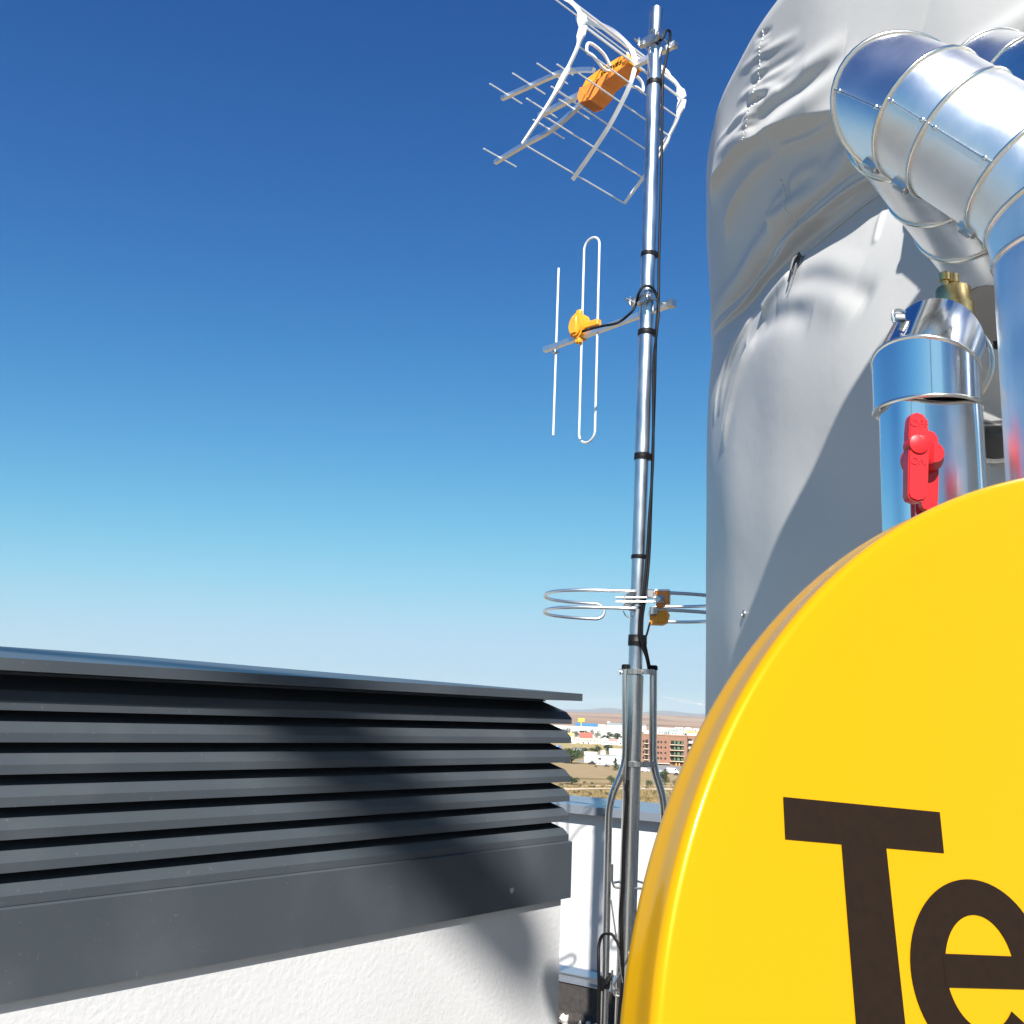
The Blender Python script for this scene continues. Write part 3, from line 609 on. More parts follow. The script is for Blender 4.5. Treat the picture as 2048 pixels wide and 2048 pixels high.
def threadline(pts, r, name, m, k=10, gap=False):
    P = smoothpath(np.array([thit(x, y) for x, y in pts]), k); Q = np.array([surf(p) for p in P]); b_ = MB()
    if gap:
        for i in range(0, len(Q)-1, 2): b_.tube([Q[i], Q[i+1]], r, 5)
    else: b_.tube(Q, r, 6)
    return obj(name, b_, m, tank, 60)
threadline([(1528, 62), (1526, 120), (1523, 180), (1525, 220), (1520, 255), (1513, 288)], .0012, 'seam_stitching', M['stitch'], 14, True)
threadline([(1535, 358), (1544, 400), (1550, 435), (1548, 456)], .0012, 'seam_stitching', M['stitch'], 12, True)
threadline([(1563, 490), (1605, 450), (1660, 402), (1712, 357), (1766, 314)], .0020, 'hem_cord', M['pvc'])
kn = MB(); kp = surf(thit(1549, 527)); 
for k in range(9):
    a = rng.normal(size=3)*.006; kn.tube(smoothpath([kp+V(.004, -.004, .02)+a*.5, kp+V(-.006, -.010, .0)+a, kp+V(-.01, -.008, -.022)+a*1.3], 4), .0016, 5)
kn.tube(smoothpath([kp+V(-.006, -.01, 0), kp+V(-.014, -.008, -.035), kp+V(-.02, -.004, -.06)], 5), .0018, 5)
obj('cord_knot', kn, M['hemdark'], tank, 60)
ey = MB(); ep = surf(thit(1489, 1229)); ey.lathe(ep, unit(ep-V(TC[0], TC[1], ep[2])), [(.0065, -.001), (.0065, .002), (.004, .003), (.0035, .0)], 12); obj('eyelet', ey, M['zinc'], tank, 40)

# ------------------------------------------------------------ metal-jacketed ducts
def arcpath(pts, cuts):      # polyline with mitred bends: cut each inner corner into gores
    P = [np.asarray(p, float) for p in pts]; out = [P[0]]
    for i in range(1, len(P)-1):
        rad, k = cuts[i-1]; a = unit(P[i-1]-P[i]); b_ = unit(P[i+1]-P[i]); p, q = P[i]+a*rad, P[i]+b_*rad
        for t in np.linspace(0, 1, k+1): out.append((1-t)**2*p+2*t*(1-t)*P[i]+t*t*q)
    out.append(P[-1]); return out
def mitre(P, r, n=40, ref=None):
    P = [np.asarray(p, float) for p in P]; m = len(P); D = [unit(P[i+1]-P[i]) for i in range(m-1)]
    u = unit(np.cross(D[0], V(.3, .2, .9))); rings = []
    for i in range(m):
        d = D[min(i, m-2)]; pn_ = unit(D[i-1]+D[i]) if 0 < i < m-1 else d
        if i: u = u-D[i-1 if i < m else m-2]*(u@D[i-1]) 
        dd = D[i-1] if i else D[0]
        u = unit(u-dd*(u@dd)); b_ = np.cross(dd, u); ring = []
        for k in range(n):
            a = 2*math.pi*k/n; o_ = r*(u*math.cos(a)+b_*math.sin(a)); s_ = -((o_)@pn_)/(dd@pn_); ring.append(P[i]+o_+dd*s_)
        rings.append(np.array(ring))
        if 0 < i < m-1:          # carry the frame round the bend
            ax = np.cross(D[i-1], D[i]); sN = np.linalg.norm(ax)
            if sN > 1e-6:
                q = Matrix.Rotation(math.atan2(sN, D[i-1]@D[i]), 3, Vector(ax/sN)); u = np.array(q @ Vector(u))
    return rings
def duct(P, r, root, m, beads=True, br=.0027, extra=()):
    rings = mitre(P, r); n = len(rings[0])
    for i in range(len(rings)-1):
        b_ = MB(); b_.add(np.vstack([rings[i], rings[i+1]]), [(k, (k+1) % n, n+(k+1) % n, n+k) for k in range(n)])
        obj('jacket', b_, m, root, 60)
        ax_n = unit(rings[i+1].mean(0)-rings[i].mean(0)); k_ = int(np.argmax([unit(q_-rings[i].mean(0))@unit(V(-.35, -.7, -.62)) for q_ in rings[i]]))
        a2, b2 = rings[i][k_], rings[i+1][k_]; o2 = unit(a2-rings[i].mean(0))
        if np.linalg.norm(b2-a2) > .05:
            sm_ = MB(); sm_.tube([a2+o2*.0006, b2+o2*.0006], .0011, 6)
            for t_ in np.linspace(.12, .88, max(2, int(np.linalg.norm(b2-a2)/.06))): sm_.lathe(a2+(b2-a2)*t_+o2*.0005, o2, [(.0026, 0), (.0022, .0014), (.001, .0018)], 8)
            obj('lap_seam', sm_, M['bead'], root, 50)
    for i in range(1, len(rings)-1): obj('bead_band', MB().loop(rings[i]+ (rings[i]-rings[i].mean(0))*.004, br, 8), M['bead'], root, 60)
    return rings
r0 = .0665
B = atc(1774, 182, 1.06); Dc = atc(2138, 402, .93); T1 = atc(1938, 424, 1.235)
vb = V(Dc[0]+.004, Dc[1]+.004, 0.0)
d1 = thing('insulated_duct', vb, 'front shiny metal duct that doubles back to the tank above the upright pipe', 'duct', 'metal jacketed ducts beside the tank')
T0 = T1+unit(T1-B)*.3; path = arcpath([vb, Dc, B, T1, T0], [(.050, 2), (.060, 2), (.001, 1)])
# an extra joint halfway along the straight run
ii = [i for i in range(len(path)-1) if np.linalg.norm(path[i+1]-path[i]) > .12 and i > 0][0]
path.insert(ii+1, path[ii]+(path[ii+1]-path[ii])*.66)
jj = len(path)-4; path.insert(jj+1, path[jj]+(path[jj+1]-path[jj])*.55)
duct(path, r0, d1, M['jacket'])
lt = MB()
axm = unit(B-Dc); dn = unit(np.cross(axm, np.cross(V(0, 0, -1), axm)))
for t in (.24, .62, .80):
    c = Dc+(B-Dc)*t+dn*(r0+.002); lt = MB()
    lt.cbox(c, axm, np.cross(axm, dn), dn, (.010, .006, .004), .0015); lt.tube([c-axm*.006+dn*.004, c+axm*.006+dn*.004], .0022, 6)
    obj('latch', lt, M['zinc'], d1, 35)
# an added unseen run overhead, placed to throw its shadow down the tank
C1 = thit(1695, 900)+S*1.3; C2 = thit(1490, 1330)+S*2.0; dd_ = unit(C1-C2)
shade_duct = thing('insulated_duct', V(*(C1+dd_*.6)[:2], 0), 'unseen duct added overhead to shade the tank', 'duct')
shade_duct['label'] = 'unseen sloping metal duct added overhead to cast shade on the tank'
PE = C1+dd_*.6; duct([V(PE[0], PE[1], 0.0), PE, C1, C2, C2-dd_*.8], .058, shade_duct, M['jacket'])
B2 = atc(1950, 142, 1.34); D2 = atc(2300, 300, 1.12); T2 = B2+V(.12, .12, -.10)
d2 = thing('insulated_duct', V(D2[0], D2[1], 0), 'rear glaring metal duct half hidden behind the front one', 'duct', 'metal jacketed ducts beside the tank')
path = arcpath([V(D2[0], D2[1], 0.0), D2, B2, T2], [(.10, 2), (.09, 3)]); ii = [i for i in range(len(path)-1) if np.linalg.norm(path[i+1]-path[i]) > .05 and i > 0][0]
path.insert(ii+1, path[ii]+(path[ii+1]-path[ii])*.5)
duct(path, r0, d2, M['jacket'])

# valve pipe with red lever
zc = 1.02; q0 = atc(1862, 1060, zc); q1 = atc(1852, 700, zc*1.035)
vx = V((q0[0]+q1[0])/2, (q0[1]+q1[1])/2, 0); x0, y0 = vx[0], vx[1]
vp = thing('valve_pipe', vx, 'polished pipe elbow with brass cap above the yellow dish', 'pipe')
zA = atc(1850, 782, zc)[2]; zB = atc(1850, 724, zc)[2]; rv = .0525
# lower flat-fronted sleeve
n = 40; slv = MB(); v = []
for z, k in ((0.6, 1.0), (zA-.11, .97), (zA-.03, .96), (zA+.004, .95)):
    for j in range(n):
        a = 2*math.pi*j/n; x = math.cos(a); y = math.sin(a); e_ = .5 if y < 0 else 1.0
        xx = math.copysign(abs(x)**e_, x); yy = math.copysign(abs(y)**e_, y); v.append((x0+rv*k*xx*.955, y0+rv*k*yy*(.80 if y < 0 else .9), z))
slv.add(v, [(i*n+j, i*n+(j+1) % n, (i+1)*n+(j+1) % n, (i+1)*n+j) for i in range(3) for j in range(n)])
obj('sleeve', slv, M['jacket_bright'], vp, 60)
pc = V(x0, y0, zA-.012); el = [pc, V(x0, y0, zB), atc(1888, 652, zc*1.06), atc(1945, 680, zc*1.20)]
el = [pc, V(x0, y0, zB+.004), V(x0+.014, y0+.012, zB+.026), V(x0+.040, y0+.054, zB+.025), V(x0+.16, y0+.17, zB+.034)]
rg = mitre(el, rv, 48)
for i in range(len(rg)-1):
    n = 48; k_ = 1.012 if i == 0 else (1.0 if i < 3 else .985)
    b_ = MB(); r1, r2 = [g_.mean(0)+(g_-g_.mean(0))*k_ for g_ in (rg[i], rg[i+1])]; b_.add(np.vstack([r1, r2]), [(k, (k+1) % n, n+(k+1) % n, n+k) for k in range(n)]); obj('elbow_gore' if i else 'collar', b_, M['jacket_bright'], vp, 60)
for g_, b_ in ((rg[0], .0022), (rg[1], .0024), (rg[3]+(rg[3]-rg[3].mean(0))*.02, .0026)): obj('bead_band', MB().loop(g_, b_, 8), M['bead'], vp, 60)
ib = MB(); g_ = rg[0]*V(1, 1, 0)+V(0, 0, 1)*rg[0][:, 2:].mean(); ib.add(np.vstack([g_*1, (g_-g_.mean(0))*.9+g_.mean(0)]), [(k, (k+1) % 48, 48+(k+1) % 48, 48+k) for k in range(48)]); obj('collar_lip', ib, M['bead'], vp, 60)
br_ = MB(); c = V(x0+.026, y0+.03, zB+.085); c = atc(1907, 622, zc*1.07)
br_.lathe(c, up, [(.021, -.02), (.021, .006), (.0185, .008), (.0185, .024), (.017, .026), (.006, .027), (.006, .031), (.0075, .032), (.0075, .041), (.005, .043)], 24)
br_.lathe(c+V(-.010, -.004, .024), up, [(.004, 0), (.004, .008), (.0062, .009), (.0062, .017), (.004, .019)], 14)
obj('brass_cap', br_, M['brass'], vp, 40)
ck = MB(); c = atc(1802, 628, zc*1.02); ck.tube(smoothpath([c+V(-.006, .004, -.008), c+V(-.007, .004, .003), c+V(.0, .006, .007), c+V(.008, .01, .007)], 5), .0016, 8); ck.cbox(c+V(.002, .012, .001), V(1, 0, 0), V(0, 1, 0), up, (.006, .005, .003), .001); obj('latch', ck, M['zinc'], vp, 40)
rb = MB(); c = atc(1972, 640, 1.16); rb.lathe(c, unit(V(.3, 1, 0)), [(.034, -.02), (.038, -.012), (.038, .02), (.02, .05)], 24); obj('rubber_collar', rb, M['black'], vp, 40)
# lever
hc = V(*atc(1826, 900, .955)); fx = V(1, 0, 0); fy = up; fz = V(0, -1, 0)
tl = math.radians(3.5); ex_ = V(math.cos(tl), 0, -math.sin(tl)); ey_ = V(math.sin(tl)*-1, 0, -math.cos(tl))*-1; ey_ = unit(np.cross(V(0, -1, 0), ex_)); ez_ = V(0, -1, 0)
lev = thing('lever_valve', hc+V(0, .03, 0), 'red plastic lever lettered OFF and ON on the polished valve pipe', 'valve')
sx = .955/2000
out = [(-17, 58), (-14, 66), (-4, 70), (8, 67), (17, 56), (20, 30), (21, 0), (21, -60), (20, -100), (14, -108), (0, -112), (-14, -108), (-18, -100), (-19, -40), (-18, 0), (-19, 30)]
pl = [(a*sx, b_*sx) for a, b_ in out][::-1]
lb = MB(); lb.prism([(a*.9, b_*.97) for a, b_ in pl], hc, ex_, ey_, ez_, .012, .0135); lb.prism(pl, hc, ex_, ey_, ez_, 0, .012); lbo = obj('lever', lb, M['red'], lev, 30)
hb = MB(); hb.lathe(hc+ey_*.002, ez_, [(.0098, .0), (.0098, .0130), (.0090, .0152), (.005, .0162), (.001, .0165)], 28); obj('hub', hb, M['red'], lbo, 50)
kb = MB(); kb.lathe(hc+ex_*.020+ey_*.000+V(0, .03, 0), ez_, [(.0168, -.01), (.0168, .014), (.0145, .02), (.010, .03)], 28)
kb.prism([(a*.85+.024, b_*.92-.004) for a, b_ in pl], hc+V(0, .022, 0), ex_, ey_, ez_, -.004, .004); kb.cbox(hc+ex_*.012+V(0, .012, 0), ex_, ey_, ez_, (.008, .012, .014), .002)
obj('lever_base', kb, M['red'], lev, 40)
def text(body, size, o_, X_, Y_, Z_, parent, m, ext=.0004):
    fc = bpy.data.curves.new('lettering', 'FONT'); fc.body = body; fc.size = size; fc.extrude = ext; fc.align_x = 'CENTER'; fc.align_y = 'CENTER'
    fo = textmesh(fc, m); fo.parent = parent
    fo.matrix_local = Matrix.Translation(Vector(o_-ROOTLOC[parent.name])) @ Matrix(((X_[0], Y_[0], Z_[0], 0), (X_[1], Y_[1], Z_[1], 0), (X_[2], Y_[2], Z_[2], 0), (0, 0, 0, 1))); return fo
text('OFF', .0095, hc+ey_*.022+ez_*.0137, ex_, ey_, ez_, lbo, M['red']); text('ON', .0095, hc-ey_*.015+ez_*.0137, ex_, ey_, ez_, lbo, M['red'])
# stub pipe in the shade behind it
s0_ = atc(1990, 840, 1.22); stub = thing('stub_pipe', s0_, 'short grey pipe stub in the shade behind the polished valve pipe', 'pipe')
P = [s0_+V(.10, .26, .02), s0_+V(.03, .07, .01), s0_]; duct([P[0], P[1], P[2], P[2]+V(-.006, -.015, -.002)], .05, stub, M['jacket'], br=.003)

# ------------------------------------------------------------ yellow dish
DS = .56/.75; E1 = V(6126, -1082, 2000); E1 = unit(E1); E2 = V(101, 5161, 2000); E2 = unit(E2-E1*(E1@E2))
toW = lambda v: v[0]*_R+v[1]*_U+v[2]*_F
e1, e2 = toW(E1), toW(E2); dn_ = np.cross(e1, e2); dp0 = at(1690, 1690, .75*DS)
a_, b_ = .0929, -.0935; f1 = e1*math.cos(a_)+dn_*math.sin(a_); f3 = unit(np.cross(f1, e2)); f2 = e2*math.cos(b_)+f3*math.sin(b_); f3 = unit(np.cross(f1, f2))
DCc = (.331, -.1436); DR = .4498; DK = .945
sag = lambda u, v_: -.008*(1-((u-DCc[0])**2+((v_-DCc[1])/DK)**2)/DR**2)
def dpt(u, v_, h=0.): return dp0+f1*u+f2*v_+f3*h
def lpt(u, v_, h=0.):                       # lettering coordinates -> dish face
    X = dp0+e1*u+e2*v_-EYEP; t = ((dp0-EYEP)@f3)/(X@f3); Y = EYEP+X*t-dp0; u2, v2 = Y@f1, Y@f2
    return dpt(u2, v2, sag(u2, v2)+h)
dish = thing('satellite_dish', dp0+f1*DCc[0]+f2*DCc[1], 'big yellow satellite dish with dark brown lettering filling the right corner', 'satellite dish')
mb = MB(); n = 256; v = [dpt(*DCc, sag(*DCc))]; rows = 0
prof = []
Rf = DR
for k in np.linspace(.06, 1, 22): prof.append(((Rf-.006)*k, None))
for a in np.linspace(10, 90, 8): t = math.radians(a); prof.append((Rf-.006+.006*math.sin(t), -.006+.006*math.cos(t)-.0003))
prof += [(Rf+.0004, -.011), (Rf+.0002, -.017), (Rf+.0010, -.0235), (Rf+.0028, -.0295), (Rf+.0036, -.0335), (Rf+.003, -.0352), (Rf-.002, -.0355), (Rf-.02, -.032), (Rf*.5, -.040), (.01, -.042)]
for r_, h in prof:
    for k in range(n):
        a = 2*math.pi*k/n; u_, w_ = DCc[0]+r_*math.cos(a), DCc[1]+r_*DK*math.sin(a); v.append(dpt(u_, w_, sag(u_, w_) if h is None else h))
f = [(0, 1+k, 1+(k+1) % n) for k in range(n)]+[(1+i*n+k, 1+(i+1)*n+k, 1+(i+1)*n+(k+1) % n, 1+i*n+(k+1) % n) for i in range(len(prof)-1) for k in range(n)]
f.append(tuple(1+(len(prof)-1)*n+k for k in range(n)))
f = [q for q in f]
obj('reflector', mb.add(v, f), M['yellow'], dish, 50)
let = MB()
HX = [.0006]
def strip(fn, n1, n2):      # grid patch from a (s,t)->(u,v) map, laid on the dish face
    v = []
    for i in range(n1+1):
        for j in range(n2+1): u_, w_ = fn(i/n1, j/n2); v.append(lpt(u_*DS, w_*DS, HX[0]))
    let.add(v, [(i*(n2+1)+j, i*(n2+1)+j+1, (i+1)*(n2+1)+j+1, (i+1)*(n2+1)+j) for i in range(n1) for j in range(n2)])
quad = lambda a, b_, c_, d_: strip(lambda s, t: tuple((1-t)*((1-s)*np.array(a)+s*np.array(b_))+t*((1-s)*np.array(d_)+s*np.array(c_))), 8, 6)
BASE = -.143
quad((-.0493, .0012), (.0925, .0006), (.0925, .0301), (-.0493, .0300)); quad((.0009, BASE), (.0432, BASE), (.0390, .0009), (-.0010, .0009))
def letter_e(cx):
    cy = -.080; RX, RY = .0640, .0632; rx, ry = .0325, .0385
    def fn(s, t):
        a = math.radians(-8+s*(325+8-8)); a = math.radians(0+s*318); X = (1-t)*RX+t*rx; Y = (1-t)*RY+t*ry; return cx+X*math.cos(a), cy+Y*math.sin(a)
    strip(fn, 64, 4); HX[0] = .0008; quad((cx-.034, cy-.011), (cx+.0635, cy-.011), (cx+.0635, cy+.011), (cx-.034, cy+.011)); HX[0] = .0006
letter_e(.1154); quad((.205, BASE), (.242, BASE), (.242, .045), (.205, .045)); letter_e(.326)
quad((.436, BASE), (.470, BASE), (.431, -.018), (.392, -.018)); quad((.4695, BASE), (.445, BASE), (.484, -.018), (.522, -.018)); letter_e(.592)
def sfn(s, t):
    a = s*2-1; w_ = (t-.5)*.034; cx, cy = .722, -.080
    if a < 0: th2 = math.radians(200+(a+1)*220-40); y0_ = cy-.030; x = cx+.034*math.cos(th2); y = y0_+.031*math.sin(th2); nx, ny = math.cos(th2), math.sin(th2)
    else: th2 = math.radians(270-a*240); y0_ = cy+.032; x = cx+.034*math.cos(th2); y = y0_+.031*math.sin(th2); nx, ny = -math.cos(th2), -math.sin(th2)
    return x+nx*w_, y+ny*w_
strip(sfn, 60, 4)
obj('lettering', let, M['brown'], dish)
mt = MB(); c = dpt(DCc[0], DCc[1], -.042); mt.cbox(c-f3*.03, f1, f2, f3, (.08, .10, .03), .006); fpos = V(*(c-f3*.10)[:2], 0); mt.tube([V(fpos[0], fpos[1], 0.01), V(fpos[0], fpos[1], c[2]+.1)], .022, 16); mt.cbox(V(fpos[0], fpos[1], c[2]), f1, f2, f3, (.03, .05, .06), .004)
obj('mount', mt, M['galv'], dish, 40)

# ------------------------------------------------------------ the land below
GD = EYE-ZG
def gnd(x, y, z=None): return atz(x, y, ZG if z is None else z)
def land(r, th):
    h = np.zeros_like(r); k = np.clip((r-2200)/4500, 0, 1); k = k*k*(3-2*k)
    h += k*(22+5*np.sin(th*9+1.0)+3*np.sin(th*23+r*.0006))
    h -= np.clip((r-7200)/9000, 0, 1)*14
    return h
rad = np.concatenate([[1.0, 12, 30], np.geomspace(60, 2200, 60), np.geomspace(2300, 9000, 60), np.geomspace(9500, 25500, 12)])
thn = 240; tv = np.linspace(0, 2*math.pi, thn, endpoint=False)
Rr, Tt = np.meshgrid(rad, tv, indexing='ij'); Hh = land(Rr, Tt)
mb = MB(); mb.v.append(np.stack([Rr*np.sin(Tt), Rr*np.cos(Tt), ZG+Hh], -1).reshape(-1, 3)); mb.n = Rr.size
mb.f = [(i*thn+k, (i+1)*thn+k, (i+1)*thn+(k+1) % thn, i*thn+(k+1) % thn) for i in range(len(rad)-1) for k in range(thn)]+[tuple(range(thn))]
mb.f = [q[::-1] for q in mb.f]
def landmat():
    m = bpy.data.materials.new('dry_land'); m.use_nodes = True; n = m.node_tree; L = n.links.new; b = n.nodes['Principled BSDF']; b.inputs['Roughness'].default_value = .95; b.inputs['Specular IOR Level'].default_value = .1
    tc = n.nodes.new('ShaderNodeTexCoord')
    def noise(scale, det, st=None):
        mp = n.nodes.new('ShaderNodeMapping'); L(tc.outputs['Object'], mp.inputs[0])
        if st: mp.inputs['Scale'].default_value = st; mp.inputs['Rotation'].default_value = (0, 0, .5)
        z = n.nodes.new('ShaderNodeTexNoise'); z.inputs['Scale'].default_value = scale; z.inputs['Detail'].default_value = det; L(mp.outputs[0], z.inputs[0]); return z
    def ramp(src, els):
        r = n.nodes.new('ShaderNodeValToRGB'); r.color_ramp.elements[0].position, r.color_ramp.elements[0].color = els[0][0], (*els[0][1], 1); r.color_ramp.elements[1].position, r.color_ramp.elements[1].color = els[-1][0], (*els[-1][1], 1)
        for p, c in els[1:-1]: e = r.color_ramp.elements.new(p); e.color = (*c, 1)
        L(src, r.inputs[0]); return r
    mpv = n.nodes.new('ShaderNodeMapping'); mpv.inputs['Scale'].default_value = (1, .45, 1); mpv.inputs['Rotation'].default_value = (0, 0, .3); L(tc.outputs['Object'], mpv.inputs[0])
    vo = n.nodes.new('ShaderNodeTexVoronoi'); vo.inputs['Scale'].default_value = .0028; L(mpv.outputs[0], vo.inputs[0])
    far = ramp(vo.outputs['Color'], [(.1, (.27, .175, .12)), (.4, (.34, .245, .17)), (.62, (.22, .135, .10)), (.85, (.38, .31, .23))])
    near = ramp(noise(.06, 6).outputs[0], [(.30, (.13, .10, .045)), (.46, (.24, .17, .085)), (.6, (.30, .235, .125)), (.75, (.16, .155, .06))])
    ln = n.nodes.new('ShaderNodeVectorMath'); ln.operation = 'LENGTH'; L(tc.outputs['Object'], ln.inputs[0])
    mr = n.nodes.new('ShaderNodeMapRange'); mr.inputs[1].default_value = 900; mr.inputs[2].default_value = 1500; L(ln.outputs['Value'], mr.inputs[0])
    mx = n.nodes.new('ShaderNodeMix'); mx.data_type = 'RGBA'; L(mr.outputs[0], mx.inputs[0]); L(near.outputs[0], mx.inputs[6]); L(far.outputs[0], mx.inputs[7]); L(mx.outputs[2], b.inputs['Base Color'])
    return m
structure('ground', mb, landmat())
def patch(name, pts, dz, m, n=1):
    P = [gnd(*p) for p in pts]; b_ = MB(); b_.add([p+up*dz for p in P], [tuple(range(len(P)))]); return structure(name, b_, m)
M['mown'] = mat('mown_stubble', (.25, .18, .095), .95, col2=(.31, .235, .135), vscale=.12, detail=6, stretch=(1, 3, 1), spec=.1)
M['dry'] = mat('dry_grass', (.29, .225, .10), .95, col2=(.37, .30, .15), vscale=.2, spec=.1)
M['dust'] = mat('pale_dirt', (.46, .36, .25), .95, col2=(.55, .44, .32), vscale=.2, spec=.1)
M['asph'] = mat('pale_asphalt', (.20, .20, .20), .9, var=.1, vscale=.2)
patch('field', [(960, 1548), (1420, 1566), (1430, 1548), (1300, 1542), (1235, 1534), (1090, 1521), (960, 1524)], .06, M['mown'])
patch('grass_verge', [(980, 1523.5), (1110, 1523), (1160, 1526), (1245, 1536), (1245, 1533.5), (1180, 1527), (1110, 1518), (980, 1516)], .12, M['dry'])
patch('dry_meadow', [(960, 1492), (1120, 1496), (1250, 1502), (1420, 1508), (1420, 1496), (1250, 1489), (1120, 1484), (960, 1480)], .10, M['dry'])
patch('car_park', [(1150, 1526), (1200, 1529), (1250, 1536), (1330, 1550), (1400, 1553), (1420, 1538), (1300, 1529), (1240, 1526), (1160, 1520)], .05, M['asph'])
patch('dirt_track', [(960, 1583), (1115, 1582), (1160, 1579.5), (1230, 1578), (1420, 1582), (1420, 1578), (1300, 1575.5), (1230, 1575.5), (1150, 1576.5), (960, 1577)], .10, M['dust'])
patch('sand_path', [(1150, 1572), (1290, 1574), (1420, 1573), (1420, 1571.8), (1290, 1571), (1200, 1570.2)], .10, M['dust'])
# blue mountains on the skyline
hm = MB(); n = 90; v = []; 
for i in range(n+1):
    a = math.radians(-20+50*i/n); h = 60+70*math.exp(-((math.degrees(a)-9.6)/1.6)**2)+55*math.exp(-((math.degrees(a)-5.5)/1.5)**2)+30*math.sin(i*.9)*math.sin(i*.37)
    for rr_, hh in ((19000, -40), (21000, h), (23500, h*.6), (25000, -40)): v.append((rr_*math.sin(a), rr_*math.cos(a), ZG+hh))
hm.add(v, [(i*4+j, (i+1)*4+j, (i+1)*4+j+1, i*4+j+1) for i in range(n) for j in range(3)])
structure('mountains', hm, mat('mountain_scrub', (.10, .11, .10), .95, var=.2, vscale=.002), 60)

# trees and bushes: leaf clumps through the crown and a tapered trunk with limbs
def leafmat(name, c): 
    return mat(name, tuple(x*.75 for x in c), .7, col2=tuple(x*1.35 for x in c), vscale=.9, spec=.2)
M['leaf_dark'] = leafmat('dark_foliage', (.030, .052, .024)); M['leaf_mid'] = leafmat('mid_foliage', (.048, .072, .030)); M['leaf_dry'] = leafmat('dry_foliage', (.10, .078, .036)); M['leaf_yellow'] = leafmat('yellow_foliage', (.17, .16, .045)); M['bark'] = mat('bark', (.10, .075, .05), .9, var=.2, vscale=2)
def crown(c, rx, h, cone, nf, ls):
    mb = MB(); v = []; f = []
    nc = 9 if not cone else 12; cl = []
    for k in range(nc):
        if cone: t = (k+.5)/nc; cl.append((c+V(rng.normal()*rx*.25*(1-t), rng.normal()*rx*.25*(1-t), h*t*.95), rx*(1.05-t)*.8, h/nc*.9))
        else:
            d = unit(rng.normal(size=3)); cl.append((c+V(d[0]*rx*.62, d[1]*rx*.62, h*.52+d[2]*h*.27), rx*rng.uniform(.32, .55), h*rng.uniform(.18, .28)))
    for i in range(nf):
        cc, a, b_ = cl[rng.integers(nc)]; d = unit(rng.normal(size=3))*rng.random()**.28; p = cc+V(d[0]*a, d[1]*a, d[2]*b_)
        q = unit(rng.normal(size=3)); r_ = unit(np.cross(q, rng.normal(size=3))); s_ = ls*rng.uniform(.5, 1.3); s2 = np.cross(q, r_)
        k = len(v); v += [p-r_*s_, p+s2*s_*.6, p+r_*s_, p-s2*s_*.6]; f.append((k, k+1, k+2, k+3))
    return mb.add(v, f)
def tree(name, x, yb, yt, hw, leaf, label, cat, cone=False, group=None, nf=420, stem=.22):
    p = gnd(x, yb); v = p-EYEP; zc_ = v@_F; h = (yb-yt)/FPX*zc_; rx = hw/FPX*zc_
    root = thing(name, p, label, cat, group); tb = MB()
    tb.tube([p-up*.2, p+up*h*.35, p+up*h*.8], [max(.08, rx*.07), max(.06, rx*.05), .03], 7)
    for k in range(4):
        a = k*1.6+x; s_ = p+up*h*(.2+.1*k); tb.tube([s_, s_+V(math.cos(a)*rx*.45, math.sin(a)*rx*.45, h*.2)], [max(.05, rx*.03), .02], 5)
    obj('trunk' if stem > .1 else 'stem', tb, M['bark'], root, 60)
    obj('crown' if stem > .1 else 'foliage', crown(p+up*h*stem*.35, rx, h*(1-stem*.35), cone, nf, max(.10, rx*.085)), M[leaf], root)
    return root
TG = 'trees in the town below'
tree('tree', 1143, 1527, 1496, 23, 'leaf_mid', 'broad green tree left of the white block at the mown field edge', 'tree', group=TG, nf=1400)
tree('pine_tree', 1231, 1541, 1515, 11, 'leaf_dark', 'dark conical pine on the far edge of the mown field left of the mast', 'tree', True, TG, 900)
tree('tree', 1143, 1569, 1550, 16, 'leaf_dark', 'round dark green tree on the near edge of the mown field beside the louvres', 'tree', group=TG, nf=900)
tree('tree', 1223, 1569, 1551, 11, 'leaf_mid', 'small olive green tree just left of the bending tripod leg', 'tree', group=TG, nf=700)
tree('tree', 1297, 1578, 1559, 9, 'leaf_mid', 'round bush-like tree seen between the stand tube and right tripod leg', 'tree', group=TG, nf=700)
tree('tree', 1330, 1571, 1538, 14, 'leaf_dark', 'tall dark tree in front of the brick block and the parked van', 'tree', group=TG, nf=1000)
tree('tree', 1353, 1575, 1556, 9, 'leaf_dry', 'brownish tree at the very rim of the yellow dish', 'tree', group=TG, nf=600)
for i, (x, yb, yt, hw, lb) in enumerate(((1192, 1506, 1491, 11, 'green tree above the white block, left of its pair'), (1217, 1506, 1490, 13, 'larger dark tree above the long pale shed'), (1168, 1504, 1496, 7, 'low green tree behind the broad field-edge tree'),
    (1133, 1478, 1452, 11, 'tall bushy tree in front of the left end of the white warehouse'), (1151, 1478, 1461, 8, 'low dark tree beside the tall bushy one before the warehouse'), (1167, 1478, 1459, 8, 'airy tree behind the yellow-roofed house'), (1182, 1478, 1458, 7, 'layered cedar-like tree in front of the warehouse wall'), (1194, 1478, 1458, 7, 'dark cedar-like tree right of the layered one by the warehouse'),
    (1216, 1479.5, 1464, 10, 'round dark tree in front of the warehouse near the mast'), (1235, 1479.5, 1466, 11, 'wide dark tree beside the warehouse next to the mast'), (1205, 1479, 1470, 6, 'small tree left of the round one by the warehouse'), (1314, 1462, 1452, 5, 'small dark tree above the brick block roof by the right leg'))):
    tree('tree', x, yb+.5, yt-.8, hw*1.25, 'leaf_dark' if i != 0 else 'leaf_mid', lb, 'tree', group=TG, nf=620)
BG = 'bushes on the scrubland below the parapet'
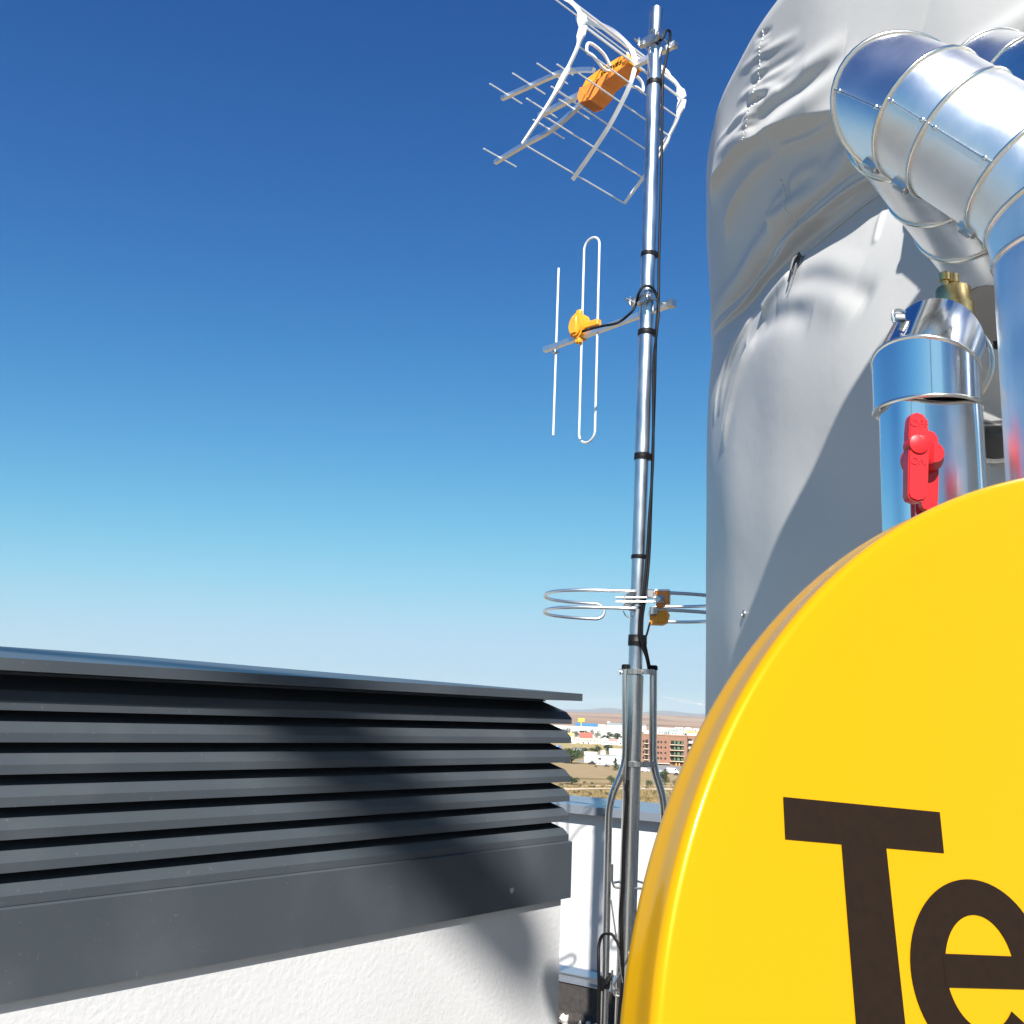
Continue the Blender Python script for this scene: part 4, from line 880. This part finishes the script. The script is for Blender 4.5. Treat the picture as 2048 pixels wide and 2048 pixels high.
for x, yb, yt, hw, lf, lb in ((1148, 1588, 1582, 3, 'leaf_dark', 'small dark round bush below the dirt track, leftmost of a pair'), (1158, 1585, 1581, 2.5, 'leaf_dark', 'small dark round bush below the dirt track, right one of a pair'), (1180, 1592, 1583, 5, 'leaf_dry', 'large brown bush in the middle of the scrub'), (1194, 1588, 1584, 3, 'leaf_mid', 'small olive bush right of the large brown one'), (1213, 1592, 1584, 6, 'leaf_mid', 'green spreading bush left of the tripod leg'), (1202, 1583, 1579, 4, 'leaf_mid', 'flat green bush just below the dirt track'),
    (1168, 1568, 1562, 6, 'leaf_dry', 'brown bush at the corner of the mown field'), (1184, 1568, 1564, 4, 'leaf_mid', 'small green bush on the mown field edge'), (1122, 1573, 1566, 7, 'leaf_mid', 'green bush close to the louvre ends'), (1112, 1577, 1569, 6, 'leaf_yellow', 'yellowish bush beside the louvre ends'), (1162, 1573, 1568, 5, 'leaf_mid', 'green bush above the dirt track'), (1184, 1576, 1571, 8, 'leaf_mid', 'wide low bush above the dirt track'), (1206, 1576, 1571, 6, 'leaf_dry', 'dry bush above the dirt track near the tripod leg'),
    (1192, 1535, 1530, 4, 'leaf_dry', 'dark brown bush on the mown field by the parked cars'), (1275, 1592, 1582, 5, 'leaf_dry', 'dry bush right behind the stand tube'), (1310, 1588, 1580, 6, 'leaf_yellow', 'yellow bush beside the right tripod leg'), (1352, 1548, 1541, 4, 'leaf_mid', 'green bush by the parked van and the dish rim')):
    tree('bush', x, yb, yt, hw, lf, lb, 'bush', group=BG, nf=260, stem=.05)
sg = MB(); v = []; f = []
for i in range(5200):
    x = rng.uniform(1060, 1420); y = 1571+rng.random()**.8*42; p = gnd(x, y); s_ = rng.uniform(.25, .8)
    if abs(y-(1579.5 if x < 1300 else 1580)) < 2.6 : continue
    for k in range(4):
        a = rng.uniform(0, 6.28); d = V(math.cos(a), math.sin(a), 0); t = rng.uniform(.4, 1.0)*s_; q = len(v); o_ = p+V(*rng.normal(size=2)*s_*.4, 0)
        v += [o_-d*s_*.45, o_+d*s_*.45, o_+d*s_*.3+up*t+rng.normal(size=3)*.1, o_-d*s_*.3+up*t*.8]; f.append((q, q+1, q+2, q+3))
g = obj('scrub_grass', sg.add(v, f), mat('scrub_grass', (.15, .105, .045), .9, col2=(.31, .24, .12), vscale=.35, spec=.1)); g['kind'] = 'stuff'

# buildings
M['white'] = mat('white_render', (.60, .59, .57), .85, var=.03, vscale=.4); M['cream'] = mat('cream_render', (.66, .58, .42), .85, var=.05, vscale=.4)
M['greyroof'] = mat('grey_roof_sheet', (.30, .34, .33), .6, var=.08, vscale=.1); M['blueroof'] = mat('blue_roof_sheet', (.06, .20, .36), .5, var=.1, vscale=.2); M['redtile'] = mat('red_roof_tile', (.32, .10, .07), .8, var=.15, vscale=1)
M['glass'] = mat('dark_window_glass', (.02, .025, .03), .15); M['ochre'] = mat('ochre_roof', (.60, .38, .12), .8, var=.08); M['green'] = mat('green_netting', (.10, .17, .08), .8, var=.25, vscale=.6)
def brickmat():
    m = mat('orange_brick', (.46, .21, .12), .9); n = m.node_tree; L = n.links.new; b = n.nodes['Principled BSDF']
    tc = n.nodes.new('ShaderNodeTexCoord'); br = n.nodes.new('ShaderNodeTexBrick'); br.inputs['Scale'].default_value = 1; br.inputs['Brick Width'].default_value = 1.2; br.inputs['Row Height'].default_value = .3; br.inputs['Mortar Size'].default_value = .02
    br.inputs['Color1'].default_value = (.27, .135, .085, 1); br.inputs['Color2'].default_value = (.22, .11, .07, 1); br.inputs['Mortar'].default_value = (.30, .20, .14, 1)
    mp = n.nodes.new('ShaderNodeMapping'); mp.inputs['Rotation'].default_value = (math.pi/2, 0, 0); L(tc.outputs['Object'], mp.inputs[0]); L(mp.outputs[0], br.inputs[0]); L(br.outputs[0], b.inputs['Base Color']); return m
M['brick'] = brickmat()
def frame_at(x0, x1, yb, skew=0.):
    """front face of a building between two photo columns with its foot on photo row yb"""
    xm = (x0+x1)/2; p = gnd(xm, yb); d = p-EYEP; zc_ = d@_F; fw = unit(V(d[0], d[1], 0)); ex = V(fw[1], -fw[0], 0)
    if skew: c, s_ = math.cos(skew), math.sin(skew); ex, fw = ex*c+fw*s_, fw*c-ex*s_
    return p, ex, fw, (x1-x0)/FPX*zc_, zc_/FPX
def block(name, x0, x1, yb, yt, depth, m, label, cat, roof=None, roofm=None, wins=(), group=None, skew=0., rise=.25, parapet=.25):
    p, ex, fw, wd, px = frame_at(x0, x1, yb, skew); h = (yb-yt)*px
    t = thing(name, p+fw*depth/2, label, cat, group)
    obj('wall', MB().box(p+fw*depth/2+up*(h/2-.2), ex, fw, up, (wd/2, depth/2, h/2+.2)), m, t)
    if roof == 'gable': obj('roof', MB().prism([(-wd/2-.3, 0), (wd/2+.3, 0), (wd/2+.3, .12), (0, wd*rise), (-wd/2-.3, .12)], p+up*(h+.003), ex, up, fw, -.4, depth+.4), roofm, t)
    elif roof == 'side': obj('roof', MB().prism([(-.4, 0), (depth+.4, 0), (depth/2, depth*rise)], p+up*(h+.003), fw, up, ex, -wd/2-.4, wd/2+.4), roofm, t)
    else: obj('roof', MB().box(p+fw*depth/2+up*(h+.003+parapet/2), ex, fw, up, (wd/2+.12, depth/2+.12, parapet/2)), roofm or m, t)
    for (u, v_, a, b_) in wins:      # fractions of the front face
        o_ = p+ex*(u-.5)*wd+up*v_*h
        obj('window', MB().box(o_-fw*.02, ex, fw, up, (a*wd/2, .06, b_*h/2)), M['glass'], t)
    return t
WH = block('warehouse', 1072, 1262, 1474, 1455, 60, M['white'], 'very long white warehouse behind the trees', 'warehouse', 'flat', M['white'], [(.90+.02*i, .62, .008, .10) for i in range(4)]+[(.48, .5, .05, .3)], skew=.12)
block('shed', 1150, 1195, 1465, 1452.5, 30, M['white'], 'low shed with a bright blue roof behind the white warehouse', 'shed', 'side', M['blueroof'], rise=.12)
block('shed', 1214, 1292, 1462, 1451, 90, M['white'], 'wide shed with a large grey sloping roof beyond the warehouse', 'shed', 'side', M['greyroof'], rise=.03)
block('warehouse', 1196, 1212, 1464, 1450, 20, M['white'], 'small white industrial unit between the blue roof and the grey roof', 'warehouse')
block('house', 1159, 1184, 1488, 1476, 13, M['cream'], 'cream house with a red tiled roof before the cedar trees', 'house', 'side', M['redtile'], [(.2, .62, .08, .2), (.42, .62, .08, .2), (.64, .62, .08, .2), (.86, .62, .08, .2), (.3, .2, .1, .3), (.7, .2, .1, .3)], rise=.34)
block('house', 1183, 1201, 1488, 1478, 9, M['cream'], 'cream house wing with a pale flat roof right of the red-roofed house', 'house', 'flat', M['white'], [(.3, .6, .12, .25), (.7, .6, .12, .25)])
block('house', 1149, 1160, 1486, 1475, 9, M['cream'], 'cream two-storey house left of the red-roofed house', 'house', 'flat', M['cream'], [(.3, .65, .15, .2), (.7, .65, .15, .2), (.3, .25, .15, .2)])
block('house', 1127, 1147, 1480, 1471, 12, M['cream'], 'low house with an ochre yellow roof beside the louvre ends', 'house', 'side', M['ochre'], rise=.2)
block('house', 1138, 1152, 1487, 1481, 8, M['white'], 'small white annex below the ochre-roofed house', 'house', 'flat', M['white'], [(.4, .4, .2, .3)])
block('house', 1202, 1217, 1490, 1479, 9, M['white'], 'white house with a pale gable left of the mast', 'house', 'gable', M['white'], [(.3, .4, .12, .25), (.7, .4, .12, .25)])
block('house', 1217, 1234, 1490, 1482, 9, M['white'], 'low white house with a pinkish roof close to the mast', 'house', 'side', mat('pink_tile', (.45, .27, .22), .8, var=.1), [(.4, .4, .12, .3)], rise=.15)
block('house', 1234, 1252, 1491, 1481, 9, M['white'], 'white house partly hidden by the left tripod leg', 'house', 'gable', M['white'], [(.4, .4, .12, .3)])
block('carport', 1146, 1172, 1502, 1497, 8, M['greyroof'], 'long grey carport roof above the broad green tree', 'carport', 'flat', mat('dark_roof', (.08, .075, .08), .8))
block('white_block', 1168, 1194, 1525, 1506, 9, M['white'], 'plain bright white windowless block by the parked dark car', 'building', 'flat', M['white'], [(.7, .22, .5, .03)])
block('long_shed', 1194, 1262, 1529, 1513, 10, M['white'], 'long pale shed with grey-green panels behind the conical pine', 'shed', 'flat', M['greyroof'], [(.08, .62, .09, .22)])
for i, (x0, x1, c) in enumerate(((1200, 1212, 'panel'), (1214, 1219, 'panel'), (1221, 1234, 'panel'))):
    pass
block('cabin', 1201, 1211, 1512, 1503, 5, M['white'], 'small white cabin roof between the two dark trees', 'cabin', 'gable', M['white'])
block('marquee', 1219, 1250, 1513, 1506, 8, M['white'], 'white low tent-like building left of the mast', 'building', 'side', M['white'], rise=.3)
# brick apartment block under construction
p, ex, fw, wd, px = frame_at(1262, 1373, 1529.5, -.05); h = 58*px; T_ = thing('apartment_block', p+fw*8, 'unfinished orange brick apartment block with dark window openings', 'apartment building')
obj('wall', MB().box(p+fw*8+up*(h/2-.2), ex, fw, up, (wd/2, 8, h/2+.2)), M['brick'], T_)
obj('roof', MB().box(p+fw*8+up*(h+.15), ex, fw, up, (wd/2+.25, 8.25, .15)), mat('roof_edge', (.42, .24, .17), .9), T_)
U = lambda x: ((x-1262)/111-.5)*wd
rows = [1483.5, 1494.0, 1504.8, 1515.5]
wf = MB()
for y in rows:
    zz = (1529.5-y-1.3)*px
    for x in (1316, 1322, 1330.5, 1287):
        obj('window', MB().box(p+ex*U(x)+up*zz-fw*.03, ex, fw, up, (1.7*px, .1, 1.9*px)), M['inner'], T_)
    bb = MB(); bb.box(p+ex*U(1353.5)+up*zz-fw*.03, ex, fw, up, (12.5*px, .08, 3.6*px)); ob_ = obj('balcony_bay', bb, M['inner'], T_)
    sl_ = MB(); sl_.box(p+ex*U(1353.5)+up*(zz-4.3*px)-fw*.8, ex, fw, up, (13.5*px, .8, .5*px)); obj('balcony_slab', sl_, M['cream'], T_)
    for dx in (-4.5, 3, 10): obj('netting', MB().box(p+ex*(U(1353.5)+dx*px)+up*(zz+.3*px)-fw*.4, ex, fw, up, ((2.2 if dx == 3 else 1.1)*px, .05, 3.0*px)), M['green'], T_)
    obj('balcony_bay', MB().box(p+ex*U(1293)+up*zz-fw*.03, ex, fw, up, (2.6*px, .08, 3.4*px)), M['inner'], T_); obj('balcony_slab', MB().box(p+ex*U(1293)+up*(zz-4.2*px)-fw*.5, ex, fw, up, (4.5*px, .5, .5*px)), M['cream'], T_)
for x in (1326, 1336): obj('drain_pipe', MB().box(p+ex*U(x)+up*h*.47-fw*.06, ex, fw, up, (.10, .06, h*.42)), M['redtile'], T_)
obj('entrance', MB().box(p+ex*U(1354)+up*3.4*px-fw*.05, ex, fw, up, (10*px, .12, 3.4*px)), mat('dark_brick', (.12, .045, .03), .9), T_)
for x in (1352, 1358): obj('timber_prop', MB().box(p+ex*U(x)+up*3.0*px-fw*.5, ex, fw, up, (.9*px, .25, 3.0*px)), M['ochre'], T_)
obj('canopy', MB().box(p+ex*U(1326)+up*3.0*px-fw*1.5, ex, fw, up, (14*px, 1.5, .35*px)), M['white'], T_)
p, ex, fw, wd, px = frame_at(1374, 1412, 1530, .1); h = 57*px; T_ = thing('apartment_block', p+fw*8, 'white balconied apartment block right of the brick one', 'apartment building')
obj('wall', MB().box(p+fw*8+up*(h/2-.2), ex, fw, up, (wd/2, 8, h/2+.2)), M['brick'], T_); obj('roof', MB().box(p+fw*8+up*(h+.5), ex, fw, up, (wd/2+.1, 8.1, .5)), M['white'], T_)
for k in range(4):
    z_ = (48-k*11)*px
    obj('window', MB().box(p-ex*wd*.36+up*z_-fw*.03, ex, fw, up, (4*px, .1, 2.6*px)), M['glass'], T_); obj('balcony', MB().box(p+ex*wd*(-.12)+up*(z_-4*px)-fw*.7, ex, fw, up, (wd*.30, .7, 2.3*px)), M['white'], T_); obj('window', MB().box(p+ex*wd*.12+up*(z_+.5*px)-fw*.03, ex, fw, up, (4*px, .1, 2.4*px)), M['glass'], T_)
# low town beyond the brick block
TW = 'low pale buildings of the town beyond the brick block'
for i, (x0, x1, yb, yt, lb, rm, rf) in enumerate(((1262, 1297, 1470, 1461, 'pale flat-roofed building half behind the stand tube', 'white', 'flat'), (1300, 1316, 1470, 1461, 'white box building right behind the right leg', 'white', 'flat'), (1316, 1329, 1470, 1460, 'white gabled building with grey side above the brick roof', 'white', 'gable'), (1329, 1341, 1471, 1461, 'grey building in the row above the brick roof', 'greyroof', 'flat'), (1341, 1356, 1471, 1463, 'white building with a dark roof above the brick block', 'white', 'dark'), (1356, 1372, 1472, 1463, 'white cube house near the dish above the brick block', 'white', 'flat'), (1372, 1400, 1473, 1466, 'building with an orange tiled roof by the dish rim', 'cream', 'tile'),
    (1318, 1349, 1464, 1456, 'long white shed in the second row of the town', 'white', 'flat'), (1350, 1366, 1463, 1455, 'white building taller than its neighbours in the second row', 'white', 'flat'), (1368, 1384, 1464, 1457, 'pale house in the second row near the dish', 'cream', 'gable'), (1386, 1406, 1465, 1458, 'white house in the second row behind the dish rim', 'white', 'flat'), (1300, 1318, 1463, 1456, 'grey-roofed shed right of the mast in the second row', 'white', 'grey'))):
    block('house', x0, x1, yb, yt, 14, M[rm], lb, 'house', 'gable' if rf == 'gable' else ('side' if rf in ('tile', 'grey', 'dark') else 'flat'), {'tile': M['ochre'], 'grey': M['greyroof'], 'dark': M['greyroof']}.get(rf, M['white']), [(.25, .5, .12, .3), (.65, .5, .14, .3)], TW, rise=.16)
for i, (x0, x1, lb) in enumerate(((1338, 1345, 'tiny far white farm building, leftmost on the plain'), (1347, 1353, 'tiny far dark farm building on the plain'), (1356, 1369, 'tiny far long white building on the plain'), (1372, 1380, 'tiny far white building near the crane'), (1386, 1402, 'tiny far white building behind the dish rim'))):
    block('farm', x0, x1, 1443.5, 1440.6, 25, M['white'] if i != 1 else M['bark'], lb, 'farm building', group='far farm buildings on the brown plain')
block('farm', 1214, 1220, 1446.5, 1443.5, 30, M['white'], 'far white farm building on the brown fields left of the mast', 'farm building', group='far farm buildings on the brown plain')
# yellow sign on a tall pole
p, ex, fw, wd, px = frame_at(1155.5, 1168, 1466); t = thing('pole_sign', p, 'yellow rectangular sign on a tall pole above the warehouse', 'sign')
M['signy'] = mat('yellow_sign_panel', (.80, .62, .05), .6)
obj('pole', MB().tube([p, p+up*24*px], .45, 8), M['signy'], t); obj('panel', MB().box(p+up*25.6*px, ex, fw, up, (wd/2, .4, 3.2*px)), M['signy'], t)
obj('lettering', MB().box(p+up*26*px-fw*.45, ex, fw, up, (wd*.34, .03, .8*px)), mat('sign_print', (.25, .2, .03), .7), t)
p, ex, fw, wd, px = frame_at(1098, 1122, 1513); t = thing('hoarding', p, 'blue, white and red hoarding beside the louvre ends', 'hoarding')
obj('panel', MB().box(p+up*13*px, ex, fw, up, (wd/2, .2, 8*px)), mat('red_print', (.35, .10, .09), .7, col2=(.55, .45, .45), vscale=1.2), t); obj('header', MB().box(p+up*20*px-fw*.23, ex, fw, up, (wd/2, .03, 2*px)), mat('blue_print', (.06, .14, .42), .6), t)
obj('lettering', MB().box(p+up*20*px-ex*wd*.1-fw*.28, ex, fw, up, (wd*.3, .02, 1.0*px)), M['white'], t)
obj('post', MB().box(p+ex*wd*.62+up*8*px, ex, fw, up, (1.2*px, .2, 8*px)), M['greyroof'], t)
# tower crane
p = gnd(1415, 1478); px = ((p-EYEP)@_F)/FPX; t = thing('tower_crane', p, 'pale tower crane half hidden behind the covered tank', 'crane'); d = p-EYEP; fw = unit(V(d[0], d[1], 0)); ex = V(fw[1], -fw[0], 0)
M['cranep'] = mat('pale_crane_paint', (.55, .50, .42), .6); tw = MB(); zt0 = 82*px
for a, b_ in ((-1, -1), (1, -1), (1, 1), (-1, 1)): tw.tube([p+ex*a*.8+fw*b_*.8, p+ex*a*.8+fw*b_*.8+up*zt0], .13, 4)
for k in range(24):
    z0, z1 = zt0*k/24, zt0*(k+1)/24; s_ = 1 if k % 2 else -1; tw.tube([p-ex*.8*s_-fw*.8+up*z0, p+ex*.8*s_-fw*.8+up*z1], .07, 4)
obj('tower', tw, M['cranep'], t)
jb = MB(); j0 = p+up*64*px; je = p-ex*88*px+up*(64+15)*px
for o_ in (V(0, 0, 0), V(0, 0, 1.4)): jb.tube([j0+o_-(je-j0)*.16, je+o_*.5], .10, 4)
for k in range(40): a = j0+(je-j0)*k/40; b_ = j0+(je-j0)*(k+1)/40; jb.tube([a+up*(1.4 if k % 2 else 0), b_+up*(0 if k % 2 else 1.4*(1-.5*k/40))], .05, 4)
obj('jib', jb, M['cranep'], t); obj('cab', MB().cbox(p-ex*2.2+up*63*px, ex, fw, up, (1.0, .9, 1.2), .2), M['greyroof'], t); obj('tie_rod', MB().tube([p+up*zt0, j0+(je-j0)*.6+up*1.4], .05, 4), M['cranep'], t); obj('pulley_block', MB().cbox(j0+(je-j0)*.17-up*1.5+up*2.4, ex, fw, up, (.9, .6, .6), .15), M['white'], t)
# vehicles
M['tyre'] = mat('tyre_rubber', (.015, .015, .015), .8)
def car(x0, x1, yb, yt, col, label, cat, van=False, flip=1):
    p, ex, fw, wd, px = frame_at(x0, x1, yb); h = (yb-yt)*px; L_ = wd; t = thing('parked_van' if van else 'parked_car', p, label, cat, 'vehicles parked below the brick block and white block'); ex = ex*flip
    a = L_/2; m = mat('car_paint', col, .3, coat=.5)
    if van: pr = [(-a, .18*h), (-a, .95*h), (-a*.96, h), (a*.45, h), (a*.72, .62*h), (a*.97, .5*h), (a, .18*h)]; gl = [(a*.30, .62*h), (a*.30, .93*h), (a*.44, .93*h), (a*.66, .62*h)]
    else: pr = [(-a, .2*h), (-a*.98, .58*h), (-a*.72, .62*h), (-a*.5, .97*h), (-a*.3, h), (a*.12, .98*h), (a*.42, .62*h), (a*.92, .52*h), (a, .2*h)]; gl = [(-a*.64, .63*h), (-a*.46, .91*h), (a*.10, .92*h), (a*.34, .63*h)]
    obj('body', MB().prism(pr, p, ex, up, fw, 0, 1.75), m, t); obj('windows', MB().prism(gl, p, ex, up, fw, -.015, 1.765), M['glass'], t)
    for k in (-.6, .62):
        for w_ in (.02, 1.58): obj('wheel', MB().lathe(p+ex*a*k+fw*w_+up*.31, fw, [(.30, -.04), (.32, 0), (.32, .16), (.30, .2)], 16), M['tyre'], t, 40)
car(1175.5, 1190.5, 1529, 1522.3, (.02, .02, .03), 'dark car parked in front of the white windowless block', 'car', flip=-1)
car(1193, 1209, 1531, 1526, (.75, .75, .76), 'white car parked right of the dark one', 'car')
car(1208, 1219, 1534, 1529.2, (.05, .05, .06), 'dark car beside the conical pine', 'car')
car(1281, 1299, 1544, 1536, (.70, .70, .70), 'white van seen between the stand tube and right leg', 'van', True)
car(1333, 1358, 1548, 1536.5, (.78, .78, .80), 'large white van in front of the brick block', 'van', True)
car(1347, 1361, 1551, 1545.5, (.03, .03, .05), 'dark car parked before the large white van', 'car')
car(1313, 1328, 1545, 1538.8, (.60, .62, .64), 'silver car right of the tripod leg', 'car')

# ------------------------------------------------------------ air
hz = MB(); X0, X1, Y0, Y1, Z0, Z1 = -26500., 26500., -26500., 26500., ZG-60., 330.
c = [(x, y, z) for z in (Z0, Z1) for y in (Y0, Y1) for x in (X0, X1)]
hz.add(c, [(0, 2, 3, 1), (4, 5, 7, 6), (0, 1, 5, 4), (2, 6, 7, 3), (0, 4, 6, 2), (1, 3, 7, 5)])
hmn = bpy.data.materials.new('thin_air'); hmn.use_nodes = True; n_ = hmn.node_tree; n_.nodes.remove(n_.nodes['Principled BSDF'])
pv = n_.nodes.new('ShaderNodeVolumePrincipled'); pv.inputs['Color'].default_value = (.90, .95, 1, 1); pv.inputs['Density'].default_value = 3.5e-5; pv.inputs['Anisotropy'].default_value = .0
n_.links.new(pv.outputs[0], n_.nodes['Material Output'].inputs['Volume'])
ho = obj('haze', hz, hmn); ho['kind'] = 'stuff'
